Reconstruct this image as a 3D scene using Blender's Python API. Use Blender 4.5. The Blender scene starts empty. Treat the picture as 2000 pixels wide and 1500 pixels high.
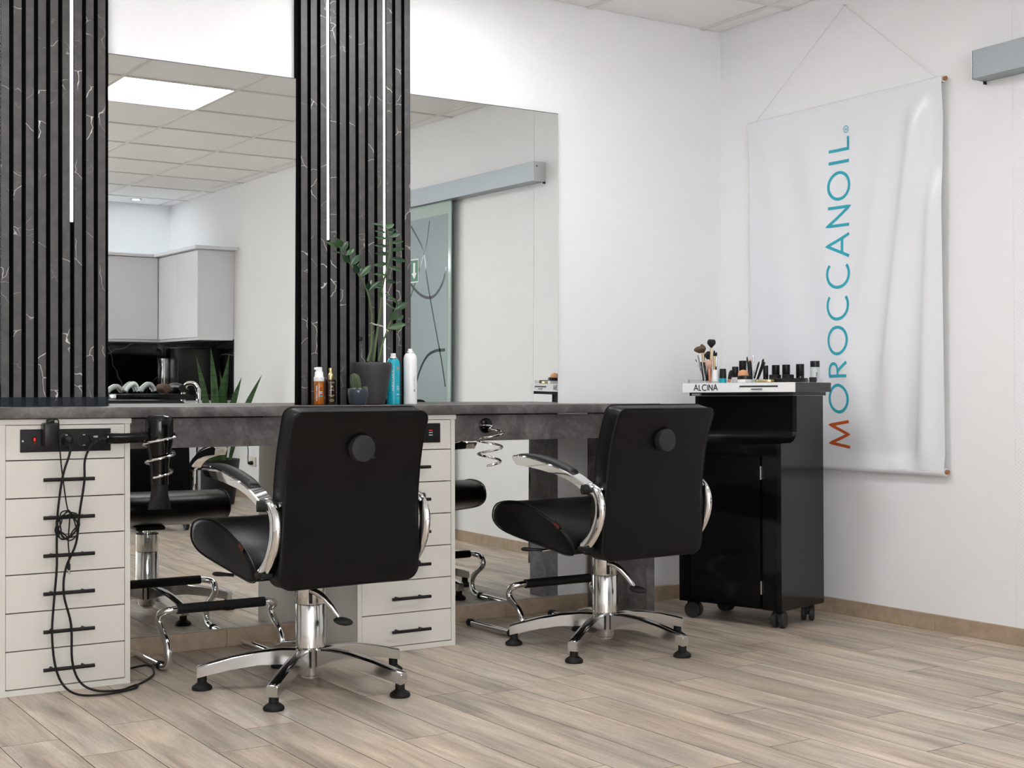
import bpy, bmesh, math, random
from mathutils import Vector, Matrix
random.seed(7)
PI = math.pi
SC = bpy.context.scene
COL = SC.collection
# ------------------------------------------------------------------ camera
cam_d = bpy.data.cameras.new('camera')
cam = bpy.data.objects.new('camera', cam_d)
COL.objects.link(cam)
cam_d.sensor_width = 36.0
cam_d.lens = 2652.2 / 2000 * 36.0
yaw, pit, rol = 0.5730, 0.0102, -0.0033
Fw = Vector((math.sin(yaw) * math.cos(pit), math.cos(yaw) * math.cos(pit), math.sin(pit)))
Rt = Fw.cross(Vector((0, 0, 1))).normalized()
Up = Rt.cross(Fw)
R2 = Rt * math.cos(rol) + Up * math.sin(rol)
U2 = -Rt * math.sin(rol) + Up * math.cos(rol)
cam.matrix_world = Matrix((
    (R2.x, U2.x, -Fw.x, -4.2055), (R2.y, U2.y, -Fw.y, -4.7242), (R2.z, U2.z, -Fw.z, 0.9), (0, 0, 0, 1)))
cam_d.clip_start = 0.05
cam_d.dof.use_dof = False
SC.camera = cam
# ------------------------------------------------------------------ world, exposure
w = bpy.data.worlds.new('daylight')
SC.world = w
w.use_nodes = True
w.node_tree.nodes['Background'].inputs[0].default_value = (0.93, 0.96, 1.0, 1)
w.node_tree.nodes['Background'].inputs[1].default_value = 10.0
SC.view_settings.view_transform = 'Standard'
SC.view_settings.look = 'None'
SC.view_settings.gamma = 1.0
SC.view_settings.use_curve_mapping = False
SC.view_settings.exposure = -0.06
PANEL_POWER = 15.5       # emission of the ceiling LED panels
STRIP_POWER = 7.0
portal_d = bpy.data.lights.new('window_portal', 'AREA')     # guides sampling of the daylight through the shop window
portal_d.shape = 'RECTANGLE'
portal_d.size, portal_d.size_y = 3.5, 2.0
portal_d.cycles.is_portal = True
portal = bpy.data.objects.new('window_portal', portal_d)
COL.objects.link(portal)
portal.location = (-4.45, -7.83, 1.4)
portal.rotation_euler = (math.pi / 2, 0, math.pi)
SPOT_POWER = 500.0
H = 2.579               # ceiling height
YB = -7.70              # back wall
XL = -6.6               # left wall
TILT = -0.008           # mirrors lean a little into the room


# ------------------------------------------------------------------ materials
def srgb(r, g, b):
    f = lambda c: (c / 255 / 12.92) if c <= 10 else ((c / 255 + 0.055) / 1.055) ** 2.4
    return (f(r), f(g), f(b), 1)


MATS = {}


def mat(name, col, rough=0.5, metal=0.0, **kw):
    if name in MATS:
        return MATS[name]
    m = bpy.data.materials.new(name)
    m.use_nodes = True
    b = m.node_tree.nodes['Principled BSDF']
    b.inputs['Base Color'].default_value = col
    b.inputs['Roughness'].default_value = rough
    b.inputs['Metallic'].default_value = metal
    for k, v in kw.items():
        b.inputs[k.replace('_', ' ')].default_value = v
    MATS[name] = m
    return m


class NT:
    """small helper to write node trees"""

    def __init__(s, m):
        s.t = m.node_tree
        s.b = s.t.nodes['Principled BSDF']

    def n(s, kind, _out=0, **kw):
        nd = s.t.nodes.new(kind)
        for k, v in kw.items():
            if k.startswith('_'):
                setattr(nd, k[1:], v)
        for k, v in kw.items():
            if k.startswith('_'):
                continue
            key = int(k[1:]) if k[0] == 'i' and k[1:].isdigit() else k.replace('__', ' ')
            if hasattr(v, 'is_linked'):
                s.t.links.new(v, nd.inputs[key])
            else:
                nd.inputs[key].default_value = v
        return nd.outputs[_out]

    def math(s, op, a, b=0.0, c=0.0):
        return s.n('ShaderNodeMath', _operation=op, i0=a, i1=b, i2=c)

    def ramp(s, fac, stops, interp='LINEAR'):
        nd = s.t.nodes.new('ShaderNodeValToRGB')
        nd.color_ramp.interpolation = interp
        e = nd.color_ramp.elements
        while len(e) < len(stops):
            e.new(0.5)
        for el, (p, c) in zip(e, stops):
            el.position = p
            el.color = c if len(c) == 4 else (*c, 1)
        s.t.links.new(fac, nd.inputs[0])
        return nd.outputs[0]

    def mix(s, fac, a, b, kind='MIX'):
        nd = s.t.nodes.new('ShaderNodeMix')
        nd.data_type = 'RGBA'
        nd.blend_type = kind
        for key, v in ((0, fac), (6, a), (7, b)):
            if hasattr(v, 'is_linked'):
                s.t.links.new(v, nd.inputs[key])
            else:
                nd.inputs[key].default_value = v
        return nd.outputs[2]

    def link(s, o, inp):
        s.t.links.new(o, s.b.inputs[inp])

    def bump(s, h, strength=0.3, dist=0.001):
        o = s.n('ShaderNodeBump', Strength=strength, Distance=dist, Height=h)
        s.link(o, 'Normal')


def g(v):
    return (v, v, v, 1)


def wallpaper(name, horiz, col=srgb(243, 243, 243), smooth=False):
    """white painted glass-fibre wallpaper: staggered little lozenges; horiz = axis that runs along the wall"""
    m = mat(name, col, 0.75)
    t = NT(m)
    pos = t.n('ShaderNodeNewGeometry', 0)
    sep = t.t.nodes.new('ShaderNodeSeparateXYZ')
    t.t.links.new(pos, sep.inputs[0])
    nz = t.n('ShaderNodeTexNoise', 0, Vector=pos, Scale=60.0, Detail=3.0)
    if smooth:
        n2 = t.n('ShaderNodeTexNoise', 0, Vector=pos, Scale=5.0, Detail=4.0)
        t.bump(t.math('ADD', t.math('MULTIPLY', nz, 0.25), n2), 0.05, 0.004)
    else:
        a = t.math('SINE', t.math('MULTIPLY', sep.outputs[horiz], 2 * PI / 0.0175))
        b = t.math('SINE', t.math('MULTIPLY', sep.outputs[2], 2 * PI / 0.0150))
        h = t.math('ADD', t.math('MULTIPLY', a, b), t.math('MULTIPLY', nz, 0.5))
        t.bump(h, 0.32, 0.0012)
    return m


M = {}
M['wall_x'] = wallpaper('wallpaper_front', 0)
M['wall_y'] = wallpaper('wallpaper_side', 1)
M['plaster'] = wallpaper('smooth_plaster', 1, srgb(243, 243, 243), True)
M['tile'] = mat('ceiling_board', srgb(249, 248, 247), 0.9)
_t = NT(M['tile'])
_p = _t.n('ShaderNodeNewGeometry', 0)
_t.bump(_t.n('ShaderNodeTexNoise', 0, Vector=_p, Scale=160.0, Detail=4.0), 0.25, 0.002)
M['tbar'] = mat('ceiling_grid_white', srgb(232, 230, 226), 0.5)
M['black_gap'] = mat('shadow_gap_black', g(0.01), 0.8)
M['chrome'] = mat('chrome', g(0.82), 0.06, 1.0)
M['alu'] = mat('polished_aluminium', g(0.60), 0.13, 1.0)
M['brushed'] = mat('brushed_aluminium', (0.36, 0.39, 0.41, 1), 0.5, 0.7)
M['steel'] = mat('column_steel', (0.72, 0.71, 0.69, 1), 0.14, 1.0)
_t = NT(M['steel'])
_p = _t.n('ShaderNodeTexCoord', 3)
_s = _t.n('ShaderNodeMapping', 0, Vector=_p, Scale=(60.0, 60.0, 2.0))
_n = _t.n('ShaderNodeTexNoise', 0, Vector=_s, Scale=4.0, Detail=4.0)
_t.link(_t.ramp(_n, [(0.3, g(0.08)), (0.75, g(0.3))]), 'Roughness')
M['leather'] = mat('black_leather', g(0.002), 0.36, Specular_IOR_Level=0.24)
_t = NT(M['leather'])
_p = _t.n('ShaderNodeTexCoord', 3)
_t.bump(_t.n('ShaderNodeTexVoronoi', 0, Vector=_p, Scale=420.0), 0.12, 0.001)
M['piping'] = mat('black_piping', g(0.006), 0.4, Specular_IOR_Level=0.3)
M['blackplastic'] = mat('black_plastic', g(0.006), 0.32, Specular_IOR_Level=0.35)
M['matteblack'] = mat('matte_black_plastic', g(0.008), 0.55, Specular_IOR_Level=0.3)
M['greyplastic'] = mat('dark_grey_plastic', g(0.022), 0.55, Specular_IOR_Level=0.35)
M['rubber'] = mat('black_rubber', g(0.006), 0.6, Specular_IOR_Level=0.3)
M['glossblack'] = mat('gloss_black_lacquer', g(0.003), 0.10, Specular_IOR_Level=0.3)
M['lacqside'] = mat('black_lacquer_body', g(0.006), 0.14, Specular_IOR_Level=0.42)
M['white'] = mat('white_gloss', srgb(240, 240, 240), 0.25)
M['whitecap'] = mat('white_plastic', srgb(238, 238, 238), 0.35)
M['red'] = mat('dark_red_tag', srgb(120, 26, 30), 0.7)
M['redglow'] = mat('red_switch', srgb(120, 6, 4), 0.3, Emission_Color=(1.0, 0.02, 0.008, 1), Emission_Strength=0.9)
M['redcase'] = mat('dark_red_rocker', srgb(70, 6, 6), 0.25)
M['gold'] = mat('gold_metal', srgb(205, 182, 136), 0.28, 1.0)
M['copper'] = mat('rose_gold', srgb(214, 150, 125), 0.3, 0.8)
M['teal'] = mat('teal_lacquer', srgb(22, 170, 190), 0.3)
M['tealink'] = mat('teal_print', srgb(40, 168, 186), 0.6)
M['orangeink'] = mat('orange_print', srgb(196, 84, 24), 0.6)
M['whiteink'] = mat('white_print', srgb(235, 240, 240), 0.5)
M['blackink'] = mat('black_print', g(0.01), 0.5)
M['greyink'] = mat('grey_print', srgb(130, 135, 150), 0.5)
M['goldink'] = mat('gold_print', srgb(190, 165, 110), 0.4)
M['orangeprint'] = mat('bright_orange_print', srgb(225, 120, 30), 0.5)
M['amber'] = mat('amber_oil', srgb(176, 96, 14), 0.08, Transmission_Weight=0.25)
M['glass'] = mat('clear_plastic', g(0.95), 0.04, Transmission_Weight=1.0, IOR=1.2)
M['brownglass'] = mat('dark_brown_bottle', srgb(30, 20, 14), 0.12)
M['led'] = mat('led_strip_light', g(0.9), 0.5, Emission_Color=(1.0, 0.93, 1.0, 1), Emission_Strength=STRIP_POWER)
M['panel_light'] = mat('led_panel_light', g(0.9), 0.5, Emission_Color=(0.98, 0.985, 1.0, 1), Emission_Strength=PANEL_POWER)
M['spot'] = mat('spot_light', g(0.9), 0.5, Emission_Color=(0.90, 0.95, 1.0, 1), Emission_Strength=SPOT_POWER)
M['pot'] = mat('matt_charcoal_pot', srgb(56, 54, 54), 0.55)
M['glazed'] = mat('glazed_blue_grey_pot', srgb(52, 58, 68), 0.18)
M['soil'] = mat('soil', srgb(60, 45, 34), 0.9)
M['twine'] = mat('white_twine', srgb(215, 212, 205), 0.8)
M['stem'] = mat('green_stem', srgb(84, 104, 62), 0.5)
M['outlet'] = mat('cream_socket', srgb(222, 216, 200), 0.4)
M['wood'] = mat('wood_dowel', srgb(160, 110, 75), 0.6)
M['terrazzo'] = mat('marble_splashback', g(0.02), 0.12)
M['peach'] = mat('peach_powder', srgb(214, 156, 110), 0.8)
M['brownhair'] = mat('brown_bristles', srgb(98, 76, 62), 0.85)
M['blackhair'] = mat('black_bristles', srgb(26, 24, 24), 0.85)
M['pinkhair'] = mat('pink_bristles', srgb(205, 165, 145), 0.85)
M['silver'] = mat('satin_silver', g(0.7), 0.25, 1.0)
M['frost'] = mat('frosted_plastic', srgb(205, 210, 212), 0.5)
M['green'] = mat('sign_green', srgb(22, 112, 80), 0.4)
M['screwbrass'] = mat('screw_brass', srgb(150, 110, 80), 0.4, 0.8)
M['fascia'] = mat('cream_cabinet', srgb(219, 215, 206), 0.45)
_t = NT(M['fascia'])
_p = _t.n('ShaderNodeNewGeometry', 0)
_s = _t.n('ShaderNodeMapping', 0, Vector=_p, Scale=(6.0, 6.0, 420.0))
_t.bump(_t.n('ShaderNodeTexNoise', 0, Vector=_s, Scale=1.0, Detail=2.0), 0.12, 0.001)
# kitchen gloss
M['kitchen'] = mat('white_kitchen_gloss', srgb(244, 245, 250), 0.15)
# felt
M['felt'] = mat('black_felt', g(0.0018), 0.95, Specular_IOR_Level=0.1)

# anthracite marbled slats
M['slat'] = mat('slat_dark_marble', g(0.06), 0.45)
_t = NT(M['slat'])
_p = _t.n('ShaderNodeTexCoord', 3)
_r = _t.n('ShaderNodeObjectInfo', 5)
_o = _t.t.nodes.new('ShaderNodeCombineXYZ')
_t.t.links.new(_t.math('MULTIPLY', _r, 13.7), _o.inputs[0])
_t.t.links.new(_t.math('MULTIPLY', _r, 31.1), _o.inputs[2])
_v = _t.n('ShaderNodeVectorMath', 0, _operation='ADD', i0=_p, i1=_o.outputs[0])
_wn = _t.n('ShaderNodeTexNoise', 1, Vector=_v, Scale=7.0, Detail=3.0, Roughness=0.5)
_wv = _t.n('ShaderNodeVectorMath', 0, _operation='SCALE', i0=_wn, Scale=0.15)
_v2 = _t.n('ShaderNodeVectorMath', 0, _operation='ADD', i0=_v, i1=_wv)
_vo = _t.n('ShaderNodeTexVoronoi', 0, _feature='DISTANCE_TO_EDGE', Vector=_v2, Scale=7.0)
_ve = _t.ramp(_vo, [(0.0, g(.9)), (0.004, g(0.6)), (0.009, g(0))])
_mk = _t.ramp(_t.n('ShaderNodeTexNoise', 0, Vector=_v, Scale=5.0, Detail=2.0), [(0.50, g(0)), (0.60, g(1))])
_vo2 = _t.n('ShaderNodeTexVoronoi', 0, _feature='DISTANCE_TO_EDGE', Vector=_v2, Scale=24.0)
_ve2 = _t.ramp(_vo2, [(0.0, g(0.4)), (0.018, g(0))])
_mk2 = _t.ramp(_t.n('ShaderNodeTexNoise', 0, Vector=_v, Scale=11.0, Detail=2.0), [(0.63, g(0)), (0.72, g(1))])
_vein = _t.math('MAXIMUM', _t.math('MULTIPLY', _ve, _mk), _t.math('MULTIPLY', _ve2, _mk2))
_bs = _t.ramp(_t.n('ShaderNodeTexNoise', 0, Vector=_v, Scale=30.0, Detail=6.0), [(0.3, srgb(61, 60, 60)), (0.7, srgb(77, 75, 74))])
_t.link(_t.mix(_vein, _bs, srgb(225, 220, 212)), 'Base Color')

# concrete look laminate
M['concrete'] = mat('concrete_laminate', g(0.12), 0.42)
_t = NT(M['concrete'])
_p = _t.n('ShaderNodeNewGeometry', 0)
_a = _t.n('ShaderNodeTexNoise', 0, Vector=_p, Scale=9.0, Detail=9.0, Roughness=0.68, Distortion=0.5)
_b = _t.n('ShaderNodeTexNoise', 0, Vector=_p, Scale=90.0, Detail=4.0)
_c = _t.ramp(_a, [(0.32, srgb(66, 61, 59)), (0.5, srgb(98, 93, 91)), (0.68, srgb(132, 127, 124))])
_d = _t.ramp(_b, [(0.3, g(0.72)), (0.65, g(1.0))])
_t.link(_t.mix(0.8, _c, _d, 'MULTIPLY'), 'Base Color')
_t.bump(_b, 0.1, 0.001)

# floor planks
M['plank'] = mat('oak_look_plank', g(0.4), 0.40)
_t = NT(M['plank'])
_p = _t.n('ShaderNodeNewGeometry', 0)
_r = _t.n('ShaderNodeObjectInfo', 5)
_o = _t.t.nodes.new('ShaderNodeCombineXYZ')
_t.t.links.new(_t.math('MULTIPLY', _r, 37.0), _o.inputs[0])
_t.t.links.new(_t.math('MULTIPLY', _r, 71.0), _o.inputs[1])
_v = _t.n('ShaderNodeVectorMath', 0, _operation='ADD', i0=_p, i1=_o.outputs[0])
_s1 = _t.n('ShaderNodeMapping', 0, Vector=_v, Scale=(13.0, 1.3, 1.0))
_n1 = _t.n('ShaderNodeTexNoise', 0, Vector=_s1, Scale=1.0, Detail=6.0, Roughness=0.6, Distortion=0.8)
_s2 = _t.n('ShaderNodeMapping', 0, Vector=_v, Scale=(130.0, 6.0, 1.0))
_n2 = _t.n('ShaderNodeTexNoise', 0, Vector=_s2, Scale=1.0, Detail=5.0, Roughness=0.7, Distortion=1.2)
_s3 = _t.n('ShaderNodeMapping', 0, Vector=_v, Scale=(5.0, 2.2, 1.0))
_n3 = _t.n('ShaderNodeTexNoise', 0, Vector=_s3, Scale=1.0, Detail=3.0)
_c1 = _t.ramp(_n1, [(0.26, srgb(156, 141, 127)), (0.43, srgb(200, 185, 169)), (0.58, srgb(224, 209, 192)), (0.8, srgb(242, 230, 214))])
_c2 = _t.ramp(_n2, [(0.34, g(0.66)), (0.58, g(1.0))])
_n4 = _t.n('ShaderNodeTexNoise', 0, Vector=_t.n('ShaderNodeMapping', 0, Vector=_v, Scale=(420.0, 90.0, 1.0)), Scale=1.0, Detail=3.0)
_c2 = _t.mix(0.7, _c2, _t.ramp(_n4, [(0.35, g(0.72)), (0.6, g(1.04))]), 'MULTIPLY')
_c3 = _t.ramp(_n3, [(0.35, srgb(206, 209, 213)), (0.65, srgb(255, 245, 232))])
_cc = _t.mix(0.55, _t.mix(0.75, _c1, _c2, 'MULTIPLY'), _c3, 'MULTIPLY')
_tone = _t.ramp(_r, [(0.0, g(0.86)), (0.5, g(0.97)), (1.0, g(1.06))])
_cc = _t.mix(1.0, _cc, _tone, 'MULTIPLY')
_kn = _t.n('ShaderNodeTexVoronoi', 0, Vector=_t.n('ShaderNodeMapping', 0, Vector=_v, Scale=(3.2, 1.5, 1.0)), Scale=1.0)
_kd = _t.ramp(_kn, [(0.0, g(0.4)), (0.03, g(0.7)), (0.06, g(1.0))])
_cc = _t.mix(0.8, _cc, _kd, 'MULTIPLY')
_t.link(_cc, 'Base Color')
_t.link(_t.ramp(_n1, [(0.3, g(0.46)), (0.7, g(0.36))]), 'Roughness')
_t.bump(_n2, 0.12, 0.001)
M['underfloor'] = mat('floor_joint_dark', srgb(82, 71, 62), 0.9)

# beige stone skirting
M['stone'] = mat('beige_stone_skirting', srgb(186, 162, 134), 0.4)
_t = NT(M['stone'])
_p = _t.n('ShaderNodeNewGeometry', 0)
_a = _t.n('ShaderNodeTexNoise', 0, Vector=_p, Scale=18.0, Detail=7.0, Roughness=0.65)
_c = _t.ramp(_a, [(0.3, srgb(160, 140, 118)), (0.55, srgb(176, 156, 134)), (0.8, srgb(188, 170, 150))])
_vn = _t.ramp(_t.n('ShaderNodeTexVoronoi', 0, _feature='DISTANCE_TO_EDGE', Vector=_t.n('ShaderNodeVectorMath', 0, _operation='ADD', i0=_p, i1=_t.n('ShaderNodeVectorMath', 0, _operation='SCALE', i0=_t.n('ShaderNodeTexNoise', 1, Vector=_p, Scale=25.0, Detail=3.0), Scale=0.05)), Scale=30.0),
              [(0.0, g(0.78)), (0.03, g(1.0))])
_t.link(_t.mix(0.5, _c, _vn, 'MULTIPLY'), 'Base Color')

# mirror silver
M['mirror'] = mat('mirror_silver', (0.855, 0.875, 0.862, 1), 0.0, 1.0)
# satin banner
M['satin'] = mat('white_satin', srgb(234, 235, 239), 0.26)
# leaves
M['leaf'] = mat('glossy_leaf', srgb(52, 84, 48), 0.25)
_t = NT(M['leaf'])
_r = _t.n('ShaderNodeObjectInfo', 5)
_t.link(_t.ramp(_r, [(0.0, srgb(34, 60, 42)), (0.5, srgb(46, 78, 48)), (1.0, srgb(66, 98, 60))]), 'Base Color')
M['snake'] = mat('snake_plant_leaf', srgb(44, 84, 34), 0.4)
_t = NT(M['snake'])
_p = _t.n('ShaderNodeNewGeometry', 0)
_n = _t.n('ShaderNodeTexNoise', 0, Vector=_t.n('ShaderNodeMapping', 0, Vector=_p, Scale=(8.0, 8.0, 60.0)), Scale=1.0, Detail=2.0)
_t.link(_t.ramp(_n, [(0.4, srgb(30, 62, 26)), (0.6, srgb(52, 94, 40))]), 'Base Color')
# cactus
M['cactus'] = mat('cactus_skin', srgb(70, 84, 58), 0.7)
M['spines'] = mat('cactus_spines', srgb(176, 150, 118), 0.8)
# black marble splashback with white veins
_t = NT(M['terrazzo'])
_p = _t.n('ShaderNodeNewGeometry', 0)
_wv = _t.n('ShaderNodeVectorMath', 0, _operation='SCALE', i0=_t.n('ShaderNodeTexNoise', 1, Vector=_p, Scale=2.0, Detail=3.0), Scale=0.35)
_vo = _t.n('ShaderNodeTexVoronoi', 0, _feature='DISTANCE_TO_EDGE', Vector=_t.n('ShaderNodeVectorMath', 0, _operation='ADD', i0=_p, i1=_wv), Scale=2.2)
_t.link(_t.ramp(_vo, [(0.0, g(0.20)), (0.006, g(0.12)), (0.014, g(0.008))]), 'Base Color')
# frosted door glass, grey green
M['frostglass'] = mat('frosted_green_glass', srgb(124, 142, 142), 0.35)
M['clearglass'] = mat('clear_edge_glass', srgb(168, 188, 180), 0.08)
M['cleargap'] = mat('clear_line_in_frost', srgb(66, 74, 74), 0.08)


# ------------------------------------------------------------------ mesh helpers
class MB:
    def __init__(s):
        s.v, s.f = [], []

    def add(s, vs, fs):
        o = len(s.v)
        s.v += [tuple(p) for p in vs]
        s.f += [tuple(i + o for i in f) for f in fs]
        return s

    def box(s, x0, x1, y0, y1, z0, z1):
        return s.add([(x0, y0, z0), (x1, y0, z0), (x1, y1, z0), (x0, y1, z0), (x0, y0, z1), (x1, y0, z1), (x1, y1, z1), (x0, y1, z1)],
                     [(0, 3, 2, 1), (4, 5, 6, 7), (0, 1, 5, 4), (1, 2, 6, 5), (2, 3, 7, 6), (3, 0, 4, 7)])

    def rbox(s, x0, x1, y0, y1, z0, z1, r=0.002, seg=2):
        bm = bmesh.new()
        bmesh.ops.create_cube(bm, size=1.0)
        for v in bm.verts:
            v.co = Vector((x0 + (v.co.x + .5) * (x1 - x0), y0 + (v.co.y + .5) * (y1 - y0), z0 + (v.co.z + .5) * (z1 - z0)))
        r = min(r, 0.45 * min(x1 - x0, y1 - y0, z1 - z0))
        bmesh.ops.bevel(bm, geom=bm.edges[:], offset=r, segments=seg, affect='EDGES', profile=0.5)
        bm.verts.index_update()
        s.add([v.co[:] for v in bm.verts], [[v.index for v in f.verts] for f in bm.faces])
        bm.free()
        return s

    def lathe(s, prof, c=(0, 0, 0), n=24, axis='z', caps=True, sx=1.0, sy=1.0):
        """prof: list of (radius, height); closed at the ends when caps"""
        vs, fs = [], []
        for (r, h) in prof:
            for i in range(n):
                a = 2 * PI * i / n
                p = (r * math.cos(a) * sx, r * math.sin(a) * sy, h)
                if axis == 'x':
                    p = (p[2], p[0], p[1])
                elif axis == 'y':
                    p = (p[1], p[2], p[0])
                vs.append((p[0] + c[0], p[1] + c[1], p[2] + c[2]))
        m = len(prof)
        for j in range(m - 1):
            for i in range(n):
                k = (i + 1) % n
                fs.append((j * n + i, j * n + k, (j + 1) * n + k, (j + 1) * n + i))
        if caps:
            fs.append(tuple(range(n - 1, -1, -1)))
            fs.append(tuple((m - 1) * n + i for i in range(n)))
        return s.add(vs, fs)

    def tube(s, path, r, n=10, caps=True, squash=None):
        """path of points, r number or list; squash=(vector, factor) flattens along a direction"""
        P = [Vector(p) for p in path]
        m = len(P)
        rs = r if isinstance(r, (list, tuple)) else [r] * m
        T = []
        for i in range(m):
            a, b = P[max(i - 1, 0)], P[min(i + 1, m - 1)]
            T.append((b - a).normalized())
        up = Vector((0, 0, 1)) if abs(T[0].z) < 0.9 else Vector((1, 0, 0))
        N = (up - T[0] * up.dot(T[0])).normalized()
        vs, fs = [], []
        for i in range(m):
            N = (N - T[i] * N.dot(T[i])).normalized()
            B = T[i].cross(N)
            for k in range(n):
                a = 2 * PI * k / n
                d = (N * math.cos(a) + B * math.sin(a)) * rs[i]
                if squash:
                    q = Vector(squash[0])
                    d -= q * d.dot(q) * (1 - squash[1])
                vs.append(P[i] + d)
        for i in range(m - 1):
            for k in range(n):
                l = (k + 1) % n
                fs.append((i * n + k, i * n + l, (i + 1) * n + l, (i + 1) * n + k))
        if caps:
            fs.append(tuple(range(n - 1, -1, -1)))
            fs.append(tuple((m - 1) * n + k for k in range(n)))
        return s.add(vs, fs)

    def cyl(s, a, b, r, n=16):
        return s.tube([a, b], r, n)

    def loft(s, rings, closed=True, caps=True):
        n = len(rings[0])
        vs = [p for r in rings for p in r]
        fs = []
        for i in range(len(rings) - 1):
            for k in range(n if closed else n - 1):
                l = (k + 1) % n
                fs.append((i * n + k, i * n + l, (i + 1) * n + l, (i + 1) * n + k))
        if caps:
            fs.append(tuple(range(n - 1, -1, -1)))
            fs.append(tuple((len(rings) - 1) * n + k for k in range(n)))
        return s.add(vs, fs)

    def sphere(s, c, r, n=16, m=10, sx=1, sy=1, sz=1):
        prof = [(max(r * math.sin(PI * j / m), 1e-5), -r * math.cos(PI * j / m) * sz) for j in range(m + 1)]
        return s.lathe(prof, c, n, 'z', True, sx, sy)

    def xform(s, fn):
        s.v = [tuple(fn(Vector(p))) for p in s.v]
        return s


def build(name, mb, m, parent=None, smooth=35, fixn=True):
    me = bpy.data.meshes.new(name)
    me.from_pydata(mb.v, [], mb.f)
    if fixn:
        bm = bmesh.new()
        bm.from_mesh(me)
        bmesh.ops.recalc_face_normals(bm, faces=bm.faces)
        bm.to_mesh(me)
        bm.free()
    me.materials.append(m)
    if smooth:
        me.shade_smooth()
        me.set_sharp_from_angle(angle=math.radians(smooth))
    o = bpy.data.objects.new(name, me)
    COL.objects.link(o)
    if parent is not None:
        o.parent = parent
    return o


def thing(name, label, cat, loc=(0, 0, 0), rz=0.0, group=None):
    o = bpy.data.objects.new(name, None)
    o.empty_display_size = 0.05
    COL.objects.link(o)
    o.location = loc
    o.rotation_euler = (0, 0, rz)
    return tag(o, label, cat, group)


def tag(o, label, cat, group=None):
    o['label'] = label
    o['category'] = cat
    if group:
        o['group'] = group
    return o


def struct(o, label=None):
    o['kind'] = 'structure'
    if label:
        o['label'] = label
    return o


def copy_part(src, parent, loc=(0, 0, 0), rot=None):
    c = src.copy()
    COL.objects.link(c)
    c.parent = parent
    c.location = loc
    if rot:
        c.rotation_euler = rot
    return c


def smooth_path(pts, sub=6):
    """Catmull-Rom through the points"""
    P = [Vector(p) for p in pts]
    P = [P[0] * 2 - P[1]] + P + [P[-1] * 2 - P[-2]]
    out = []
    for i in range(1, len(P) - 2):
        for k in range(sub):
            t = k / sub
            a, b, c, d = P[i - 1], P[i], P[i + 1], P[i + 2]
            out.append(0.5 * ((2 * b) + (c - a) * t + (2 * a - 5 * b + 4 * c - d) * t * t + (3 * b - a - 3 * c + d) * t ** 3))
    out.append(P[-2])
    return out


def interp(tab, x):
    if x <= tab[0][0]:
        return tab[0][1]
    for (a, fa), (b, fb) in zip(tab, tab[1:]):
        if x <= b:
            t = (x - a) / (b - a)
            return fa + (fb - fa) * t
    return tab[-1][1]


# ------------------------------------------------------------------ lettering: strokes in a unit-high cell
def arc(cx, cy, rx, ry, a0, a1, n=18):
    return [(cx + rx * math.cos(math.radians(a0 + (a1 - a0) * i / n)), cy + ry * math.sin(math.radians(a0 + (a1 - a0) * i / n))) for i in range(n + 1)]


GLYPH = {   # width, list of polylines
    'M': (0.96, [[(0.0, 0), (0.14, 1), (0.48, 0.06), (0.82, 1), (0.96, 0)]]),
    'O': (1.0, [arc(0.5, 0.5, 0.5, 0.5, 0, 360, 36)]),
    'C': (0.86, [arc(0.5, 0.5, 0.5, 0.5, 48, 312, 28)]),
    'R': (0.56, [[(0.04, 0), (0.04, 1)], [(0.04, 0.97), (0.26, 0.97)] + arc(0.26, 0.73, 0.25, 0.24, 90, -90, 14) + [(0.04, 0.49)], [(0.22, 0.49), (0.56, 0)]]),
    'A': (0.84, [[(0.0, 0), (0.42, 1), (0.84, 0)], [(0.15, 0.34), (0.69, 0.34)]]),
    'N': (0.76, [[(0.04, 0), (0.04, 1), (0.72, 0), (0.72, 1)]]),
    'I': (0.10, [[(0.05, 0), (0.05, 1)]]),
    'L': (0.50, [[(0.04, 1), (0.04, 0.04), (0.50, 0.04)]]),
    'K': (0.60, [[(0.04, 0), (0.04, 1)], [(0.56, 1), (0.06, 0.5), (0.60, 0)]]),
    'E': (0.50, [[(0.50, 0.96), (0.04, 0.96), (0.04, 0.04), (0.50, 0.04)], [(0.04, 0.52), (0.46, 0.52)]]),
    'S': (0.52, [arc(0.26, 0.74, 0.22, 0.24, 30, 270, 14) + arc(0.26, 0.26, 0.24, 0.24, 90, -150, 14)]),
    'P': (0.54, [[(0.04, 0), (0.04, 1)], [(0.04, 0.97), (0.28, 0.97)] + arc(0.28, 0.73, 0.25, 0.24, 90, -90, 14) + [(0.04, 0.49)]]),
    'Y': (0.64, [[(0.0, 1), (0.32, 0.5), (0.64, 1)], [(0.32, 0.5), (0.32, 0)]]),
    'Z': (0.62, [[(0.02, 0.96), (0.60, 0.96), (0.02, 0.04), (0.62, 0.04)]]),
    "'": (0.10, [[(0.05, 1), (0.05, 0.75)]]),
    '|': (0.08, [[(0.04, 1.1), (0.04, -0.1)]]),
    ' ': (0.35, []),
}


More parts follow.
